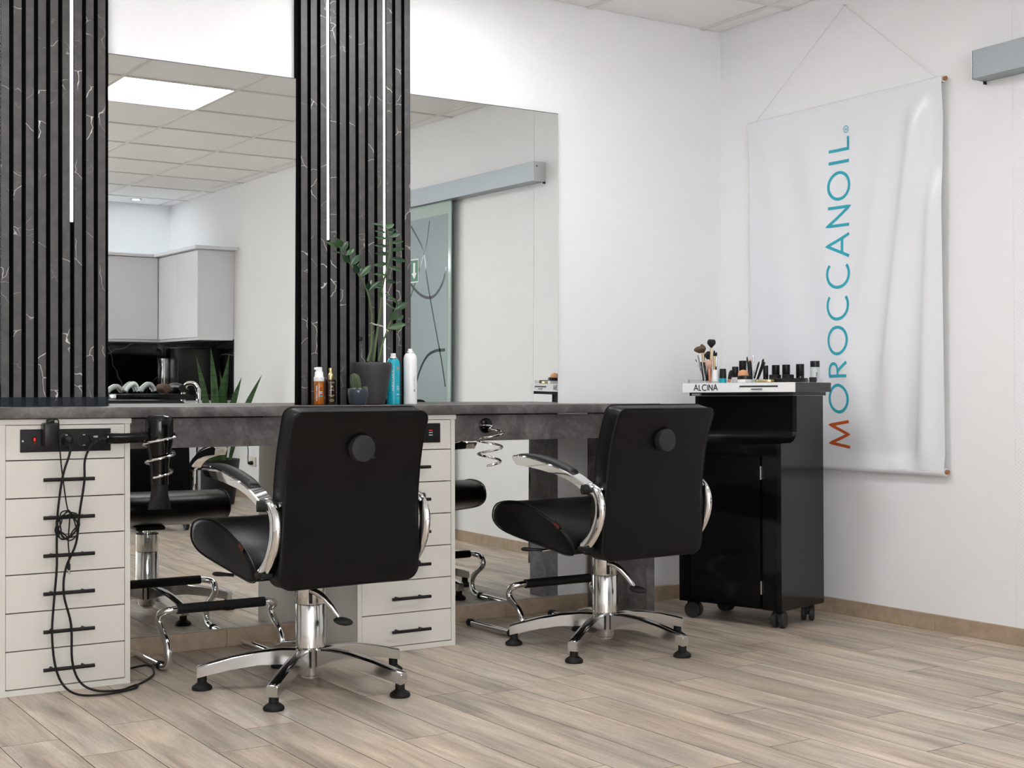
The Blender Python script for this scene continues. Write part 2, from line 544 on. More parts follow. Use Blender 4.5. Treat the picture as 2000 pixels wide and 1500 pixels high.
def stroke_mesh(mb, poly, wd, fn, step=0.12):
    """ribbon with mitred joints along a 2D polyline, mapped to 3D by fn(x, y)"""
    closed = (Vector(poly[0]) - Vector(poly[-1])).length < 1e-6
    pts = [Vector(p) for p in poly]
    if closed:
        pts = pts[:-1]
    fine = []
    m = len(pts)
    for i in range(m if closed else m - 1):
        a, b = pts[i], pts[(i + 1) % m]
        k = max(1, int((b - a).length / step))
        for j in range(k):
            fine.append(a + (b - a) * j / k)
    if not closed:
        fine.append(pts[-1])
    n = len(fine)
    L, R = [], []
    for i in range(n):
        if closed:
            a, b = fine[i - 1], fine[(i + 1) % n]
        else:
            a, b = fine[max(i - 1, 0)], fine[min(i + 1, n - 1)]
        d0 = (fine[i] - a).normalized() if (fine[i] - a).length > 1e-9 else (b - fine[i]).normalized()
        d1 = (b - fine[i]).normalized() if (b - fine[i]).length > 1e-9 else d0
        n0, n1 = Vector((-d0.y, d0.x)), Vector((-d1.y, d1.x))
        nn = (n0 + n1)
        if nn.length < 1e-6:
            nn = n0
        nn.normalize()
        k = min(1 / max(nn.dot(n0), 0.25), 2.0)
        L.append(fine[i] + nn * wd / 2 * k)
        R.append(fine[i] - nn * wd / 2 * k)
    vs = [fn(p.x, p.y) for p in L] + [fn(p.x, p.y) for p in R]
    fs = []
    for i in range(n if closed else n - 1):
        j = (i + 1) % n
        fs.append((i, j, n + j, n + i))
    mb.add(vs, fs)


def text_mesh(mb, text, fn, height, x0=0.0, spacing=0.25, wd=0.12):
    x = x0
    for ch in text:
        gw, pl = GLYPH[ch]
        for p in pl:
            stroke_mesh(mb, [(q[0], q[1]) for q in p], wd, lambda u, v, x=x: fn(x + u * height, v * height))
        x += (gw + spacing) * height
    return x


def text_len(text, height, spacing):
    return sum(GLYPH[c][0] + spacing for c in text) * height - spacing * height


# ------------------------------------------------------------------ ROOM SHELL
YW = 0.012      # plane of the mirror wall
T = 0.14
struct(build('wall_front', MB().box(XL - T, T, YW, YW + T, -0.02, 2.9), M['wall_x'], smooth=0), 'white wallpapered wall behind the mirrors')
# right wall with the opening of the sliding door
DY0, DY1, DZ = -3.42, -2.52, 2.03
wr = MB().box(0, T, DY1, YW, -0.02, 2.9).box(0, T, YB, DY0, -0.02, 2.9).box(0, T, DY0, DY1, DZ, 2.9)
wall_right = struct(build('wall_right', wr, M['wall_y'], smooth=0), 'white wall with the hanging banner')
build('plaster_patch', MB().box(-0.0022, 0.0, -1.572, -1.02, 0.062, H), M['plaster'], wall_right, smooth=0)
build('wallpaper_sheet', MB().box(-0.0032, 0.0, DY1 - 0.0, -1.5735, 0.062, H), M['wall_y'], wall_right, smooth=0)
corr = MB().box(T, 1.3, DY0 - 0.1, DY0, -0.02, 2.4).box(T, 1.3, DY1, DY1 + 0.1, -0.02, 2.4).box(1.3, 1.4, DY0 - .1, DY1 + .1, -0.02, 2.4).box(T, 1.4, DY0 - .1, DY1 + .1, 2.4, 2.5).box(T, 1.4, DY0 - .1, DY1 + .1, -0.1, -0.02)
build('corridor', corr, mat('corridor_grey', srgb(120, 120, 118), 0.8), wall_right, smooth=0)
# back wall with an unseen shop window placed to add frontal daylight
WX0, WX1, WZ0, WZ1 = -6.2, -2.7, 0.40, 2.40
wb = MB().box(XL - T, WX0, YB - T, YB, -0.02, 2.9).box(WX1, T, YB - T, YB, -0.02, 2.9).box(WX0, WX1, YB - T, YB, -0.02, WZ0).box(WX0, WX1, YB - T, YB, WZ1, 2.9)
struct(build('wall_back', wb, M['wall_x'], smooth=0))
struct(build('wall_left', MB().box(XL - T, XL, YB, YW, -0.02, 2.9), M['wall_y'], smooth=0))
wf = MB()
for xx in (WX0, (WX0 + WX1) / 2 - .04, WX1 - .08):
    wf.box(xx, xx + .08, YB - 0.10, YB - 0.04, WZ0, WZ1)
for zz in (WZ0, WZ1 - .08):
    wf.box(WX0, WX1, YB - 0.099, YB - 0.041, zz, zz + .08)
win = struct(build('window_1', wf, M['white'], smooth=0), 'unseen two-part shop window, placed to light the room from behind')

# floor: base + planks
floor = struct(build('floor', MB().box(XL - T, 0.14, YB - T, YW + T, -0.12, -0.004), M['underfloor'], smooth=0), 'greyed oak-look plank floor')
PW, PL = 0.1505, 1.01
JOINT = {}      # row -> y of a joint seen in the photograph
for xm, yj in [(-.80, -2.05), (-.96, -2.145), (-1.11, -1.316), (-1.265, -2.056), (-1.42, -1.383), (-1.56, -1.813), (-1.715, -1.128), (-1.855, -1.424),
               (-2.0, -1.20), (-2.30, -1.033), (-2.45, -1.555), (-2.75, -1.213), (-3.05, -.963), (-3.2, -1.255), (-3.35, -1.043), (-.64, -1.68), (-.47, -1.354), (-.165, -1.50)]:
    JOINT[int((-.10 - xm) / PW)] = yj
plank_meshes = {}


def plank_mesh(wd, ln):
    key = (round(wd, 3), round(ln, 3))
    if key in plank_meshes:
        return plank_meshes[key]
    e, b = 0.0005, 0.0006
    x0, x1, y0, y1 = e, wd - e, e, ln - e
    v = [(x0, y0, -.004), (x1, y0, -.004), (x1, y1, -.004), (x0, y1, -.004), (x0, y0, -b), (x1, y0, -b), (x1, y1, -b), (x0, y1, -b),
         (x0 + b, y0 + b, 0), (x1 - b, y0 + b, 0), (x1 - b, y1 - b, 0), (x0 + b, y1 - b, 0)]
    f = [(0, 1, 5, 4), (1, 2, 6, 5), (2, 3, 7, 6), (3, 0, 4, 7), (4, 5, 9, 8), (5, 6, 10, 9), (6, 7, 11, 10), (7, 4, 8, 11), (8, 9, 10, 11)]
    me = bpy.data.meshes.new('plank')
    me.from_pydata(v, [], f)
    me.materials.append(M['plank'])
    me.materials.append(M['underfloor'])
    for q in range(8):
        me.polygons[q].material_index = 1
    plank_meshes[key] = me
    return me


rest = MB()
row = -1
while True:
    xr = -.10 - row * PW
    xl = xr - PW
    if xr < XL:
        break
    x0, x1 = max(xl, XL), min(xr, 0.0)
    yj = JOINT.get(row, -(random.random() * PL))
    ys = [YW - 0.0]
    y = yj
    while y + PL < -0.05:
        y += PL
    while y > YB + .05:
        if y < -0.05:
            ys.append(y)
        y -= PL
    ys.append(YB)
    for a, b in zip(ys, ys[1:]):
        if x0 > -4.75:
            o = bpy.data.objects.new('plank', plank_mesh(x1 - x0, a - b))
            COL.objects.link(o)
            o.location = (x0, b, 0)
            o.parent = floor
        else:
            me = plank_mesh(x1 - x0, a - b)
            rest.add([(p.co.x + x0, p.co.y + b, p.co.z) for p in me.vertices], [tuple(q.vertices) for q in me.polygons])
    row += 1
o = build('plank_field', rest, M['plank'], floor, smooth=0)
o['kind'] = 'stuff'

# ceiling
ceil = struct(build('ceiling', MB().box(XL - T, T, YB - T, YW + T, H + 0.05, H + 0.2), M['black_gap'], smooth=0), 'white suspended ceiling of square tiles')
gx = [0.0] + [-0.11 - 0.64 * k for k in range(11)] + [XL]
gy = [YW] + [-0.445 - 0.68 * k for k in range(11)] + [YB]
LED_CELLS = {(3, 4), (3, 1), (6, 1), (5, 9)}  # the rear cell is an added, unseen panel that brightens the kitchen fronts
led_pos = []
tile_cache = {}
for i in range(len(gx) - 1):
    for j in range(len(gy) - 1):
        x1, x0, y1, y0 = gx[i], gx[i + 1], gy[j], gy[j + 1]
        if x1 - x0 < .02 or y1 - y0 < .02:
            continue
        if (i, j) in LED_CELLS:
            led_pos.append((x0, x1, y0, y1))
            continue
        key = (round(x1 - x0, 3), round(y1 - y0, 3))
        e = 0.004
        if key not in tile_cache:
            o = build('ceiling_tile', MB().rbox(e, x1 - x0 - e, e, y1 - y0 - e, 0.006, 0.022, 0.003, 1), M['tile'], ceil, smooth=0)
            o.location = (x0, y0, H)
            tile_cache[key] = o
        else:
            copy_part(tile_cache[key], ceil, (x0, y0, H))
tb = MB()
for x in gx[1:-1]:
    tb.box(x - .012, x + .012, YB, YW - .004, H + 0.0, H + 0.005)
for y in gy[1:-1]:
    tb.box(XL, -.004, y - .012, y + .012, H + 0.0002, H + 0.0052)
o = build('grid_rail', tb, M['tbar'], ceil, smooth=0)
lbl = ['square LED ceiling panel that shows in the left mirror']
for k, (x0, x1, y0, y1) in enumerate(led_pos):
    cx, cy = (x0 + x1) / 2, (y0 + y1) / 2
    seen = abs(cx + 1.71) < .1 and abs(cy + 2.83) < .1
    t = thing('ceiling_light', 'square LED ceiling panel reflected at the top of the left mirror' if seen else
              'unseen LED ceiling panel added behind the camera to brighten the kitchen' if cy < -3 else ('unseen square LED ceiling panel above the right mirror counter' if cx > -2.5 else 'unseen square LED ceiling panel above the left end of the counter'), 'ceiling light', (cx, cy, H))
    hx, hy = (x1 - x0) / 2 - .004, (y1 - y0) / 2 - .004
    fr = MB().box(-hx, hx, -hy, -hy + .014, .0055, .02).box(-hx, hx, hy - .014, hy, .0055, .02).box(-hx, -hx + .014, -hy + .014, hy - .014, .0055, .02).box(hx - .014, hx, -hy + .014, hy - .014, .0055, .02)
    build('frame', fr, M['tbar'], t, smooth=0)
    build('diffuser', MB().box(-hx + .014, hx - .014, -hy + .014, hy - .014, .008, .012), M['panel_light'], t, smooth=0)
for (sx0, lb) in ((-.43, 'small round recessed downlight over the kitchen corner'), (-1.75, 'unseen round downlight added further left to brighten the kitchen')):  # the left one is added out of view for a brighter kitchen
    t = thing('downlight', lb, 'ceiling light', (sx0, -7.38, H))
    build('ring', MB().lathe([(.048, -.004), (.05, 0), (.05, .008), (.036, .008), (.036, -.004)], n=24, caps=False), M['white'], t)
    build('bulb', MB().lathe([(.034, .001), (.034, .006)], n=20), M['spot'], t)

# skirting of beige stone tiles
bf = struct(build('baseboard_front', MB().box(XL, 0, -0.002, YW, 0.0, 0.058), M['stone'], smooth=0), 'beige stone skirting under the mirrors')
x = 0.0
while x > XL:
    build('skirting_tile', MB().rbox(max(x - .6, XL) + .0006, x - .0006, -0.012, YW, 0, .0625, .0012, 1), M['stone'], bf, smooth=0)
    x -= .6
br = struct(build('baseboard_right', MB().box(-.006, 0.0, DY1 + .02, -0.014, 0, .058), M['stone'], smooth=0), 'beige stone skirting on the right wall')
y = -0.0135
while y > DY1 + .05:
    build('skirting_tile', MB().rbox(-.012, 0, max(y - .6, DY1 + .02) + .0006, y - .0006, 0, .0625, .0012, 1), M['stone'], br, smooth=0)
    y -= .6
br2 = struct(build('baseboard_right', MB().box(-.006, 0.0, YB + .7, DY0 - .02, 0, .058), M['stone'], smooth=0), 'beige stone skirting beyond the sliding door')
y = DY0 - .02
while y > YB + .75:
    build('skirting_tile', MB().rbox(-.012, 0, max(y - .6, YB + .7) + .0006, y - .0006, 0, .0625, .0012, 1), M['stone'], br2, smooth=0)
    y -= .6

# ------------------------------------------------------------------ MIRRORS


def mirror(x0, x1, z1, label):
    z0 = .064
    ft = lambda z: math.tan(TILT) * (z - 1.0)      # y of the silvered face
    yb = 0.004
    t = thing('wall_mirror', label, 'mirror', ((x0 + x1) / 2, 0, z0))
    hx = (x1 - x0) / 2
    mb = MB()
    ya, yc = ft(z0), ft(z1)
    # a thin pane: face, back and edges follow the lean
    mb.add([(-hx, ya, 0), (hx, ya, 0), (hx, yc, z1 - z0), (-hx, yc, z1 - z0),
            (-hx, ya + yb, 0), (hx, ya + yb, 0), (hx, yc + yb, z1 - z0), (-hx, yc + yb, z1 - z0)],
           [(0, 1, 2, 3), (5, 4, 7, 6), (4, 5, 1, 0), (5, 6, 2, 1), (6, 7, 3, 2), (7, 4, 0, 3)])
    build('mirror_glass', mb, M['mirror'], t, smooth=0)
    e = MB()
    ye, yf = ft(z1) - .0012, ft(z1) + .005
    e.box(-hx, hx, ye, yf, z1 - z0, z1 - z0 + .002)
    build('edge_trim', e, mat('mirror_edge', srgb(70, 72, 62), 0.4, 0.3), t, smooth=0)
    return t


mirror(-2.8285, -2.125, 2.101, 'large frameless wall mirror between the two black slat panels')
mirror(-1.6375, -0.9265, 2.101, 'large frameless wall mirror right of the slat panel with the plant')

# ------------------------------------------------------------------ SLAT PANELS
ZC = 0.8755     # top of the worktop


def slat_panel(x_first, n, xl, xr, label, leds):
    t = thing('slat_panel', label, 'wall panel', (xl, 0, ZC))
    hz = 2.568 - ZC
    build('backing', MB().box(0, xr - xl, -.0095, YW - .0005, 0.0005, hz), M['felt'], t, smooth=0)
    first = None
    for k in range(n):
        xx = x_first + k * .04 - xl
        if first is None:
            first = build('slat', MB().rbox(0.0004, .0264, -.0225, -.0097, .001, hz, .0008, 1), M['slat'], t, smooth=0)
            first.data.materials.append(M['felt'])
            for pg in first.data.polygons:
                pg.material_index = 0 if pg.normal.y < -.5 else 1
            first.location = (xx, 0, 0)
        else:
            copy_part(first, t, (xx, 0, 0))
    for (gap, z0) in leds:
        xx = x_first + gap * .04 - .013 - xl
        build('led_strip', MB().box(xx + .0025, xx + .0105, -.0165, -.0097, z0 - ZC, hz - .002), M['led'], t, smooth=0)
    return t


pa = slat_panel(-3.429, 15, -3.43, -2.8295, 'black marbled slat wall panel at the left picture edge', [(12, 1.507), (6, .95)])
strip = MB().box(0.002, .5995, -.0262, -.0232, .001, .032)
m = mat('blue_grey_tint', srgb(52, 60, 66), 0.05, Alpha=0.4)
build('tint_strip', strip, m, pa, smooth=0)  # translucent strip that tints the slat feet blue-grey
pb = slat_panel(-2.1105, 12, -2.1235, -1.6385, 'black marbled slat wall panel behind the potted plant', [(3, 1.503), (9, .90)])
build('hook_knob', MB().lathe([(.003, 0), (.0035, .012), (.0075, .014), (.009, .019), (.0075, .024), (.003, .026)], n=16, axis='y').xform(lambda p: (p.x + (-1.868 + 2.1235), -p.y - .012, p.z + 1.129 - ZC)), M['blackplastic'], pb)

# ------------------------------------------------------------------ COUNTER
cnt = thing('counter', 'long grey concrete-look salon counter under both mirrors', 'counter', (-2.5, -.2, 0))
P = lambda x: x + 2.5
Q = lambda y: y + .2
build('worktop', MB().rbox(P(-4.9), P(-.745), Q(-.465), Q(-.0105), .841, ZC, .004, 2), M['concrete'], cnt)
for (xa, xb) in ((-4.9, -3.2835), (-2.8865, -2.0885), (-1.6915, -.7845)):
    build('apron', MB().box(P(xa), P(xb), Q(-.42), Q(-.40), .741, .8365), M['concrete'], cnt, smooth=0)
build('leg_panel', MB().rbox(P(-.784), P(-.7455), Q(-.42), Q(-.0135), .001, .8405, .0015, 1), M['concrete'], cnt)
build('leg_panel', MB().rbox(P(-4.899), P(-4.86), Q(-.399), Q(-.0135), .001, .8405, .0015, 1), M['concrete'], cnt)

# ------------------------------------------------------------------ DRAWER CABINETS


def cabinet(x0, x1, label, first):
    t = thing('drawer_cabinet', label, 'cabinet', ((x0 + x1) / 2, -.225, 0))
    hw = (x1 - x0) / 2
    yf = -.443 + .225
    yb = -.0135 + .225
    s = .0165
    c = MB()
    c.box(-hw, -hw + s, yf, yb, .0005, .8225).box(hw - s, hw, yf, yb, .0005, .8225)
    c.box(-hw + s, hw - s, yb - .008, yb, .02, .8225)
    c.box(-hw + s, hw - s, yf, yb - .008, .0005, .0185)
    build('carcass', c, M['fascia'], t, smooth=0)
    build('gap_shade_fill', MB().box(-hw + s, hw - s, yf + .024, yb - .01, .0187, .822), M['black_gap'], t, smooth=0)  # black fill paints the shade in the gaps between drawer fronts
    build('top_board', MB().rbox(-hw - .001, hw + .004, yf - .004, yb, .8226, .8395, .0012, 1), M['fascia'], t)
    xi = hw - s - .0012
    zb = .0198
    hgt = .1157
    dm = None
    for k in range(6):
        z0 = zb + k * hgt
        if dm is None:
            d = build('drawer', MB().rbox(-xi, xi, yf + .0005, yf + .018, .0016, hgt - .0016, .001, 1), M['fascia'], t)
            h = MB().cyl((-.077, -.034, 0), (.077, -.034, 0), .0058, 14)
            for sx in (-.048, .048):
                h.cyl((sx, 0.0, 0), (sx, -.033, 0), .0045, 10)
            hd = build('handle', h, M['matteblack'], d)
            hd.location = (.0, yf + .001, hgt / 2 - .002)
            d.location = (0, 0, z0)
            dm = (d, hd)
        else:
            d = copy_part(dm[0], t, (0, 0, z0))
            copy_part(dm[1], d, dm[1].location)
    z0 = zb + 6 * hgt
    f = build('socket_front', MB().rbox(-xi, xi, yf + .0005, yf + .018, z0 + .0016, .821, .001, 1), M['fascia'], t)
    return t, f, yf


cabA, frA, yf = cabinet(-3.283, -2.887, 'cream seven-front drawer cabinet with socket strip at the left edge', True)
ox, oy = -(-3.283 - 2.887) / 2, .225
sp = build('socket_strip', MB().rbox(-3.224 + ox, -2.949 + ox, yf - .004, yf + .0005, .7385, .8085, .0018, 2), M['matteblack'], cabA)
rs = build('red_switch', MB().rbox(-3.188 + ox, -3.177 + ox, yf - .0085, yf - .0035, .763, .786, .001, 1), M['redcase'], sp)
build('glow_lamp', MB().rbox(-3.1855 + ox, -3.1800 + ox, yf - .0092, yf - .008, .7725, .783, .0005, 1), M['redglow'], sp)
for sx in (-3.087, -3.033):
    d = MB().lathe([(.0215, 0), (.0215, .002), (.0185, .0022), (.0178, -.0)], n=28, axis='y', caps=False)
    d.xform(lambda p, sx=sx: (p.x + sx + ox, yf - .0042 - p.y, p.z + .7735))
    so = build('socket_outlet', d, M['blackplastic'], sp)
    for dz in (-.016, .016):
        build('earth_clip', MB().box(sx + ox - .004, sx + ox + .004, yf - .0062, yf - .0042, .7735 + dz - .0015, .7735 + dz + .0015), M['silver'], so, smooth=0)
build('usb_port', MB().box(-3.004 + ox, -2.99 + ox, yf - .0048, yf - .0039, .780, .786), M['silver'], sp, smooth=0)
build('screw', MB().lathe([(.003, 0), (.003, .001)], n=12, axis='y').xform(lambda p: (p.x - 3.217 + ox, yf - .0042 - p.y, p.z + .773)), M['silver'], sp)

cabB, frB, yf = cabinet(-2.0875, -1.6925, 'cream seven-front drawer cabinet behind the nearer chair', False)
ox2 = (2.0875 + 1.6925) / 2
sp = build('socket_strip', MB().rbox(-2.03 + ox2, -1.755 + ox2, yf - .004, yf + .0005, .7395, .8095, .0018, 2), M['matteblack'], cabB)
for k, (zz, mm_) in enumerate([(.784, M['redglow']), (.776, M['whiteink']), (.767, M['whiteink'])]):
    build('indicator_mark', MB().box(-1.803 + ox2, -1.788 + ox2, yf - .0048, yf - .0039, zz - .0012, zz + .0012), mm_, sp, smooth=0)

# ------------------------------------------------------------------ SALON CHAIR


def outline(w, h, rb, rt, n=6):
    """rounded rectangle in (x, z), z from 0 to h, with bottom and top corner radii, evenly walked"""
    pts = []
    for cx, cz, r, a0 in ((w / 2 - rb, rb, rb, -90), (w / 2 - rt, h - rt, rt, 0), (-w / 2 + rt, h - rt, rt, 90), (-w / 2 + rb, rb, rb, 180)):
        for i in range(n + 1):
            a = math.radians(a0 + 90 * i / n)
            pts.append((cx + r * math.cos(a), cz + r * math.sin(a)))
    out = []
    for i in range(len(pts)):       # subdivide the long sides
        a, b = Vector(pts[i]), Vector(pts[(i + 1) % len(pts)])
        k = max(1, int((b - a).length / .03))
        for j in range(k):
            out.append(a + (b - a) * j / k)
    return out


def slab(ol, thick, fn, ebev=.006, bulge=.006):
    """cushion with an outline: concentric rings on both faces"""
    c = sum(ol, Vector((0, 0))) / len(ol)
    mb = MB()
    rings = []
    sc = lambda p, s: c + (p - c) * s
    ins = lambda p, d: c + (p - c) * (1 - d / max((p - c).length, 1e-6))
    for s in (.12, .24, .36, .48, .6, .7, .8, .88, .95):
        rings.append([fn(*sc(ins(p, ebev), s), -bulge * (1 - s * s)) for p in ol])
    rings.append([fn(*ins(p, ebev), 0.0) for p in ol])
    rings.append([fn(*ins(p, ebev * .3), ebev * .3) for p in ol])
    rings.append([fn(*p, ebev) for p in ol])
    rings.append([fn(*p, thick - ebev) for p in ol])
    rings.append([fn(*ins(p, ebev * .3), thick - ebev * .3) for p in ol])
    rings.append([fn(*ins(p, ebev), thick) for p in ol])
    for s in (.95, .88, .8, .7, .6, .48, .36, .24, .12):
        rings.append([fn(*sc(ins(p, ebev), s), thick + bulge * (1 - s * s)) for p in ol])
    return mb.loft(rings)


SEAT_PROF = [(.355, .462), (.35, .483), (.335, .502), (.305, .514), (.26, .521), (.20, .522), (.15, .516), (.10, .503), (.05, .486), (0, .466), (-.045, .444),
             (-.08, .42), (-.105, .395), (-.115, .372), (-.105, .357), (-.075, .354), (-.03, .359), (.05, .372), (.13, .384), (.22, .398), (.29, .413), (.33, .430), (.35, .446)]
BACK_PROF = [(.33, -.250), (.40, -.256), (.48, -.260), (.58, -.265), (.66, -.273), (.74, -.289), (.80, -.309), (.87, -.340)]


def back_y(z):
    # smooth through the table
    return sum(interp(BACK_PROF, z + d) for d in (-.04, -.02, 0, .02, .04)) / 5


def chair(loc, rz, star, label, bag=None):
    t = thing('salon_chair', label, 'chair', (*loc, 0), rz, 'black styling chairs facing the mirrors')
    L, Cr, Al = M['leather'], M['chrome'], M['alu']
    # base
    for k in range(5):
        a = math.radians(star + 72 * k)
        rings = []
        for (r, zt, hh, hwd) in ((.036, .122, .060, .017), (.09, .124, .050, .019), (.16, .118, .044, .0195), (.24, .103, .041, .0185), (.31, .085, .038, .0175), (.345, .075, .036, .017), (.347, .073, .033, .0165)):
            zb = zt - hh
            rings.append([(r, -hwd, zb), (r, hwd, zb), (r, hwd, zt - .006), (r, hwd * .72, zt - .0008), (r, hwd * .3, zt), (r, -hwd * .3, zt), (r, -hwd * .72, zt - .0008), (r, -hwd, zt - .006)])
        leg = build('base_arm', MB().loft(rings), Al, t, smooth=40)
        leg.rotation_euler = (0, 0, a)
        ft = MB().lathe([(.0145, .045), (.0145, .022), (.0165, .0215), (.029, .0125), (.031, .009), (.031, .003), (.029, 0.0005)], (.332, 0, 0), 22)
        build('glide_foot', ft, M['rubber'], leg)
    build('base_hub', MB().lathe([(.02, .035), (.034, .037), (.036, .045), (.036, .115), (.044, .128), (.044, .13)], n=28), Al, t)
    build('hub_nut', MB().lathe([(.024, .026), (.026, .029), (.026, .034), (.018, .037)], n=20), M['silver'], t)
    build('column', MB().lathe([(.044, .124), (.0465, .126), (.0465, .258), (.0455, .2595)], n=36), M['steel'], t)
    build('column_sleeve', MB().lathe([(.0455, .2600), (.0465, .2615), (.0465, .331), (.0445, .333)], n=36), M['steel'], t)
    build('piston', MB().lathe([(.0175, .333), (.0175, .3505)], n=20), Cr, t)
    build('seat_plate', MB().rbox(-.06, .06, -.10, .06, .350, .3665, .004, 1), M['matteblack'], t)
    # pump pedal on the camera side
    pd = Vector((-.54, -.84, 0)).normalized()
    pd.rotate(Matrix.Rotation(-rz, 3, 'Z'))
    px = Vector((.84, -.54, 0))
    px.rotate(Matrix.Rotation(-rz, 3, 'Z'))
    q = lambda a, b, z: tuple(pd * a + px * b) [:2] + (z,)
    ped = build('pump_pedal', MB().tube(smooth_path([q(.036, .008, .300), q(.052, .018, .304), q(.062, .045, .290), q(.068, .075, .258), q(.070, .098, .226)], 5), [.0105] * 12 + [.0098] * 4 + [.009] * 4 + [.008], 12), M['alu'], t)
    pad = MB().sphere((0, 0, 0), 1, 18, 8)
    cpt = Vector(q(.074, .112, .214))
    pad.xform(lambda p: cpt + px * p.x * .031 + pd * p.y * .022 + Vector((0, 0, p.z * .013 - p.x * .004)))
    build('pedal_pad', pad, M['greyplastic'], ped)
    sl = MB()
    v0 = Vector(q(.0462, 0.008, 0))
    sl.box(-.0055, .0055, -.002, .0008, .265, .325)
    ang = math.atan2(pd.y, pd.x) - math.pi / 2 + math.pi
    sl.xform(lambda p: Matrix.Rotation(ang, 3, 'Z') @ p + v0)
    build('pedal_slot', sl, M['black_gap'], t, smooth=0)
    # seat
    hw = .243
    mb = MB()
    cen = Vector((.12, .44))
    rings = []
    for xx, s in ((-hw, 0.86), (-hw, .975), (-hw + .005, 1.0), (-.12, 1.0), (0, 1.0), (.12, 1.0), (hw - .005, 1.0), (hw, .975), (hw, .86)):
        rings.append([(xx if abs(s - .86) > .01 else math.copysign(hw + .004, xx), cen.x + (a - cen.x) * s, cen.y + (b - cen.y) * s - (.006 * (1 - (xx / hw) ** 2) if b > .45 and a < .2 else 0)) for a, b in SEAT_PROF])
    mb.loft(rings)
    seat = build('seat', mb, L, t, smooth=50)
    for sx in (-1, 1):
        p = [(sx * (hw - .001), a * 1.002, b + (.0008 if b > .44 else -.0008)) for a, b in SEAT_PROF]
        pp = smooth_path(p + [p[0]], 3)
        build('seat_piping', MB().tube(pp, .0027, 6, caps=False), M['piping'], seat)
    build('seat_rear', MB().rbox(-.20, .20, -.215, -.09, .352, .402, .018, 3), L, t)
    tg = MB().add([(-hw - .0048, -.048, .452), (-hw - .0055, -.018, .471), (-hw - .0055, -.006, .455), (-hw - .0050, -.036, .436)], [(0, 1, 2, 3)])
    tg.add([(p[0] - .0012, p[1], p[2]) for p in tg.v], [(3, 2, 1, 0)])
    tgo = build('maker_tag', tg, M['blackplastic'], seat, smooth=0)
    st = MB()
    for u0, u1, v0_, v1_ in ((.12, .44, .25, .75), (.52, .9, .3, .7)):
        A, B, D = Vector(tg.v[4]), Vector(tg.v[5]), Vector(tg.v[7])
        pt = lambda u, v: A + (B - A) * u + (D - A) * v + Vector((-.0004, 0, 0))
        st.add([pt(u0, v0_), pt(u1, v0_), pt(u1, v1_), pt(u0, v1_)], [(0, 1, 2, 3)])
    # red marks woven into the tag: kept on the tag object as one more slot
    build('tag_print', st, M['red'], seat, smooth=0)
    # backrest: back face at back_y(z), thickness forwards
    BW, Z0, Z1 = .458, .343, .861
    ol = outline(BW, Z1 - Z0, .045, .03)
    th = .058

    def bf_(x, z, d):
        zz = Z0 + z
        taper = interp([(0, .012), (.15, .006), (.3, -.001), (.53, .001)], z)
        xx = x + math.copysign(taper, x) * min(1, abs(x) / .2)
        slope = (back_y(zz + .01) - back_y(zz - .01)) / .02
        n = Vector((0, 1, -slope)).normalized()
        return (xx, back_y(zz) + n.y * d + .010 * (abs(x) / .23) ** 2 * (1 if d > .02 else 0), zz + n.z * d)
    back = build('backrest', slab(ol, th, bf_, .006, .001), L, t, smooth=50)
    for d in (.0015, th - .0015):
        lp = [Vector(bf_(p.x * .996, p.y if p.y > .1 else p.y + .001, d)) for p in ol]
        build('backrest_piping', MB().tube(lp + [lp[0]], .0024, 6, caps=False), M['piping'], back)
    zk = .752
    kb = MB().lathe([(.036, -.004), (.040, 0.0), (.0405, .004), (.0405, .021), (.039, .024), (.034, .0255)], n=36, axis='y')
    kb.xform(lambda p: (p.x + .006, back_y(zk) - .002 - p.y, p.z + zk))
    knob = build('adjuster_knob', kb, M['greyplastic'], back)
    kl = MB().cyl((.036, back_y(zk) - .010, zk - .022), (.050, back_y(zk) - .010, zk - .030), .004, 8)
    build('knob_lever', kl, M['greyplastic'], knob)
    # arms
    TOP = [(.186, .690), (.176, .694), (.14, .6945), (.094, .690), (.04, .682), (0, .674), (-.06, .661), (-.115, .646), (-.165, .628), (-.208, .607)]
    BOT = [(.168, .662), (.160, .659), (.13, .657), (.085, .653), (.03, .647), (-.01, .641), (-.07, .632), (-.12, .618), (-.165, .601), (-.196, .584)]
    PAD = [(.168, .6965), (.155, .7005), (.12, .7035), (.07, .7035), (.02, .6985), (-.03, .6895), (-.08, .6765), (-.115, .665), (-.128, .658), (-.132, .648)]
    for sx in (-1, 1):
        xc = sx * .2555
        wd = .0255
        rings = []
        for (a, b), (c, d) in zip(TOP, BOT):
            wt = wd * (1 if a > -.1 else .96)
            rings.append([(xc - wt, a, b - .004), (xc - wt * .86, a, b), (xc + wt * .86, a, b), (xc + wt, a, b - .004), (xc + wt * .97, (a + c) / 2, (b + d) / 2), (xc + wt * .9, c, d), (xc - wt * .9, c, d), (xc - wt * .97, (a + c) / 2, (b + d) / 2)])
        arm = build('armrest', MB().loft(rings), Cr, t, smooth=40)
        rings = []
        for (a, b) in PAD:
            zt = b
            zl = interp([(p, q_) for p, q_ in reversed(TOP)], a) - .001
            hh = max((zt - zl) * .8, .002)
            zt = zl + hh
            rings.append([(xc - .019, a, zl), (xc - .019, a, zl + hh * .4), (xc - .015, a, zl + hh * .8), (xc - .006, a, zt), (xc + .006, a, zt), (xc + .015, a, zl + hh * .8), (xc + .019, a, zl + hh * .4), (xc + .019, a, zl)])
        build('arm_pad', MB().loft(rings), mat('lit_arm_pad_leather', g(.006), .5, Specular_IOR_Level=.6), arm, smooth=60)  # leather made paler and shinier so the pad tops look lit
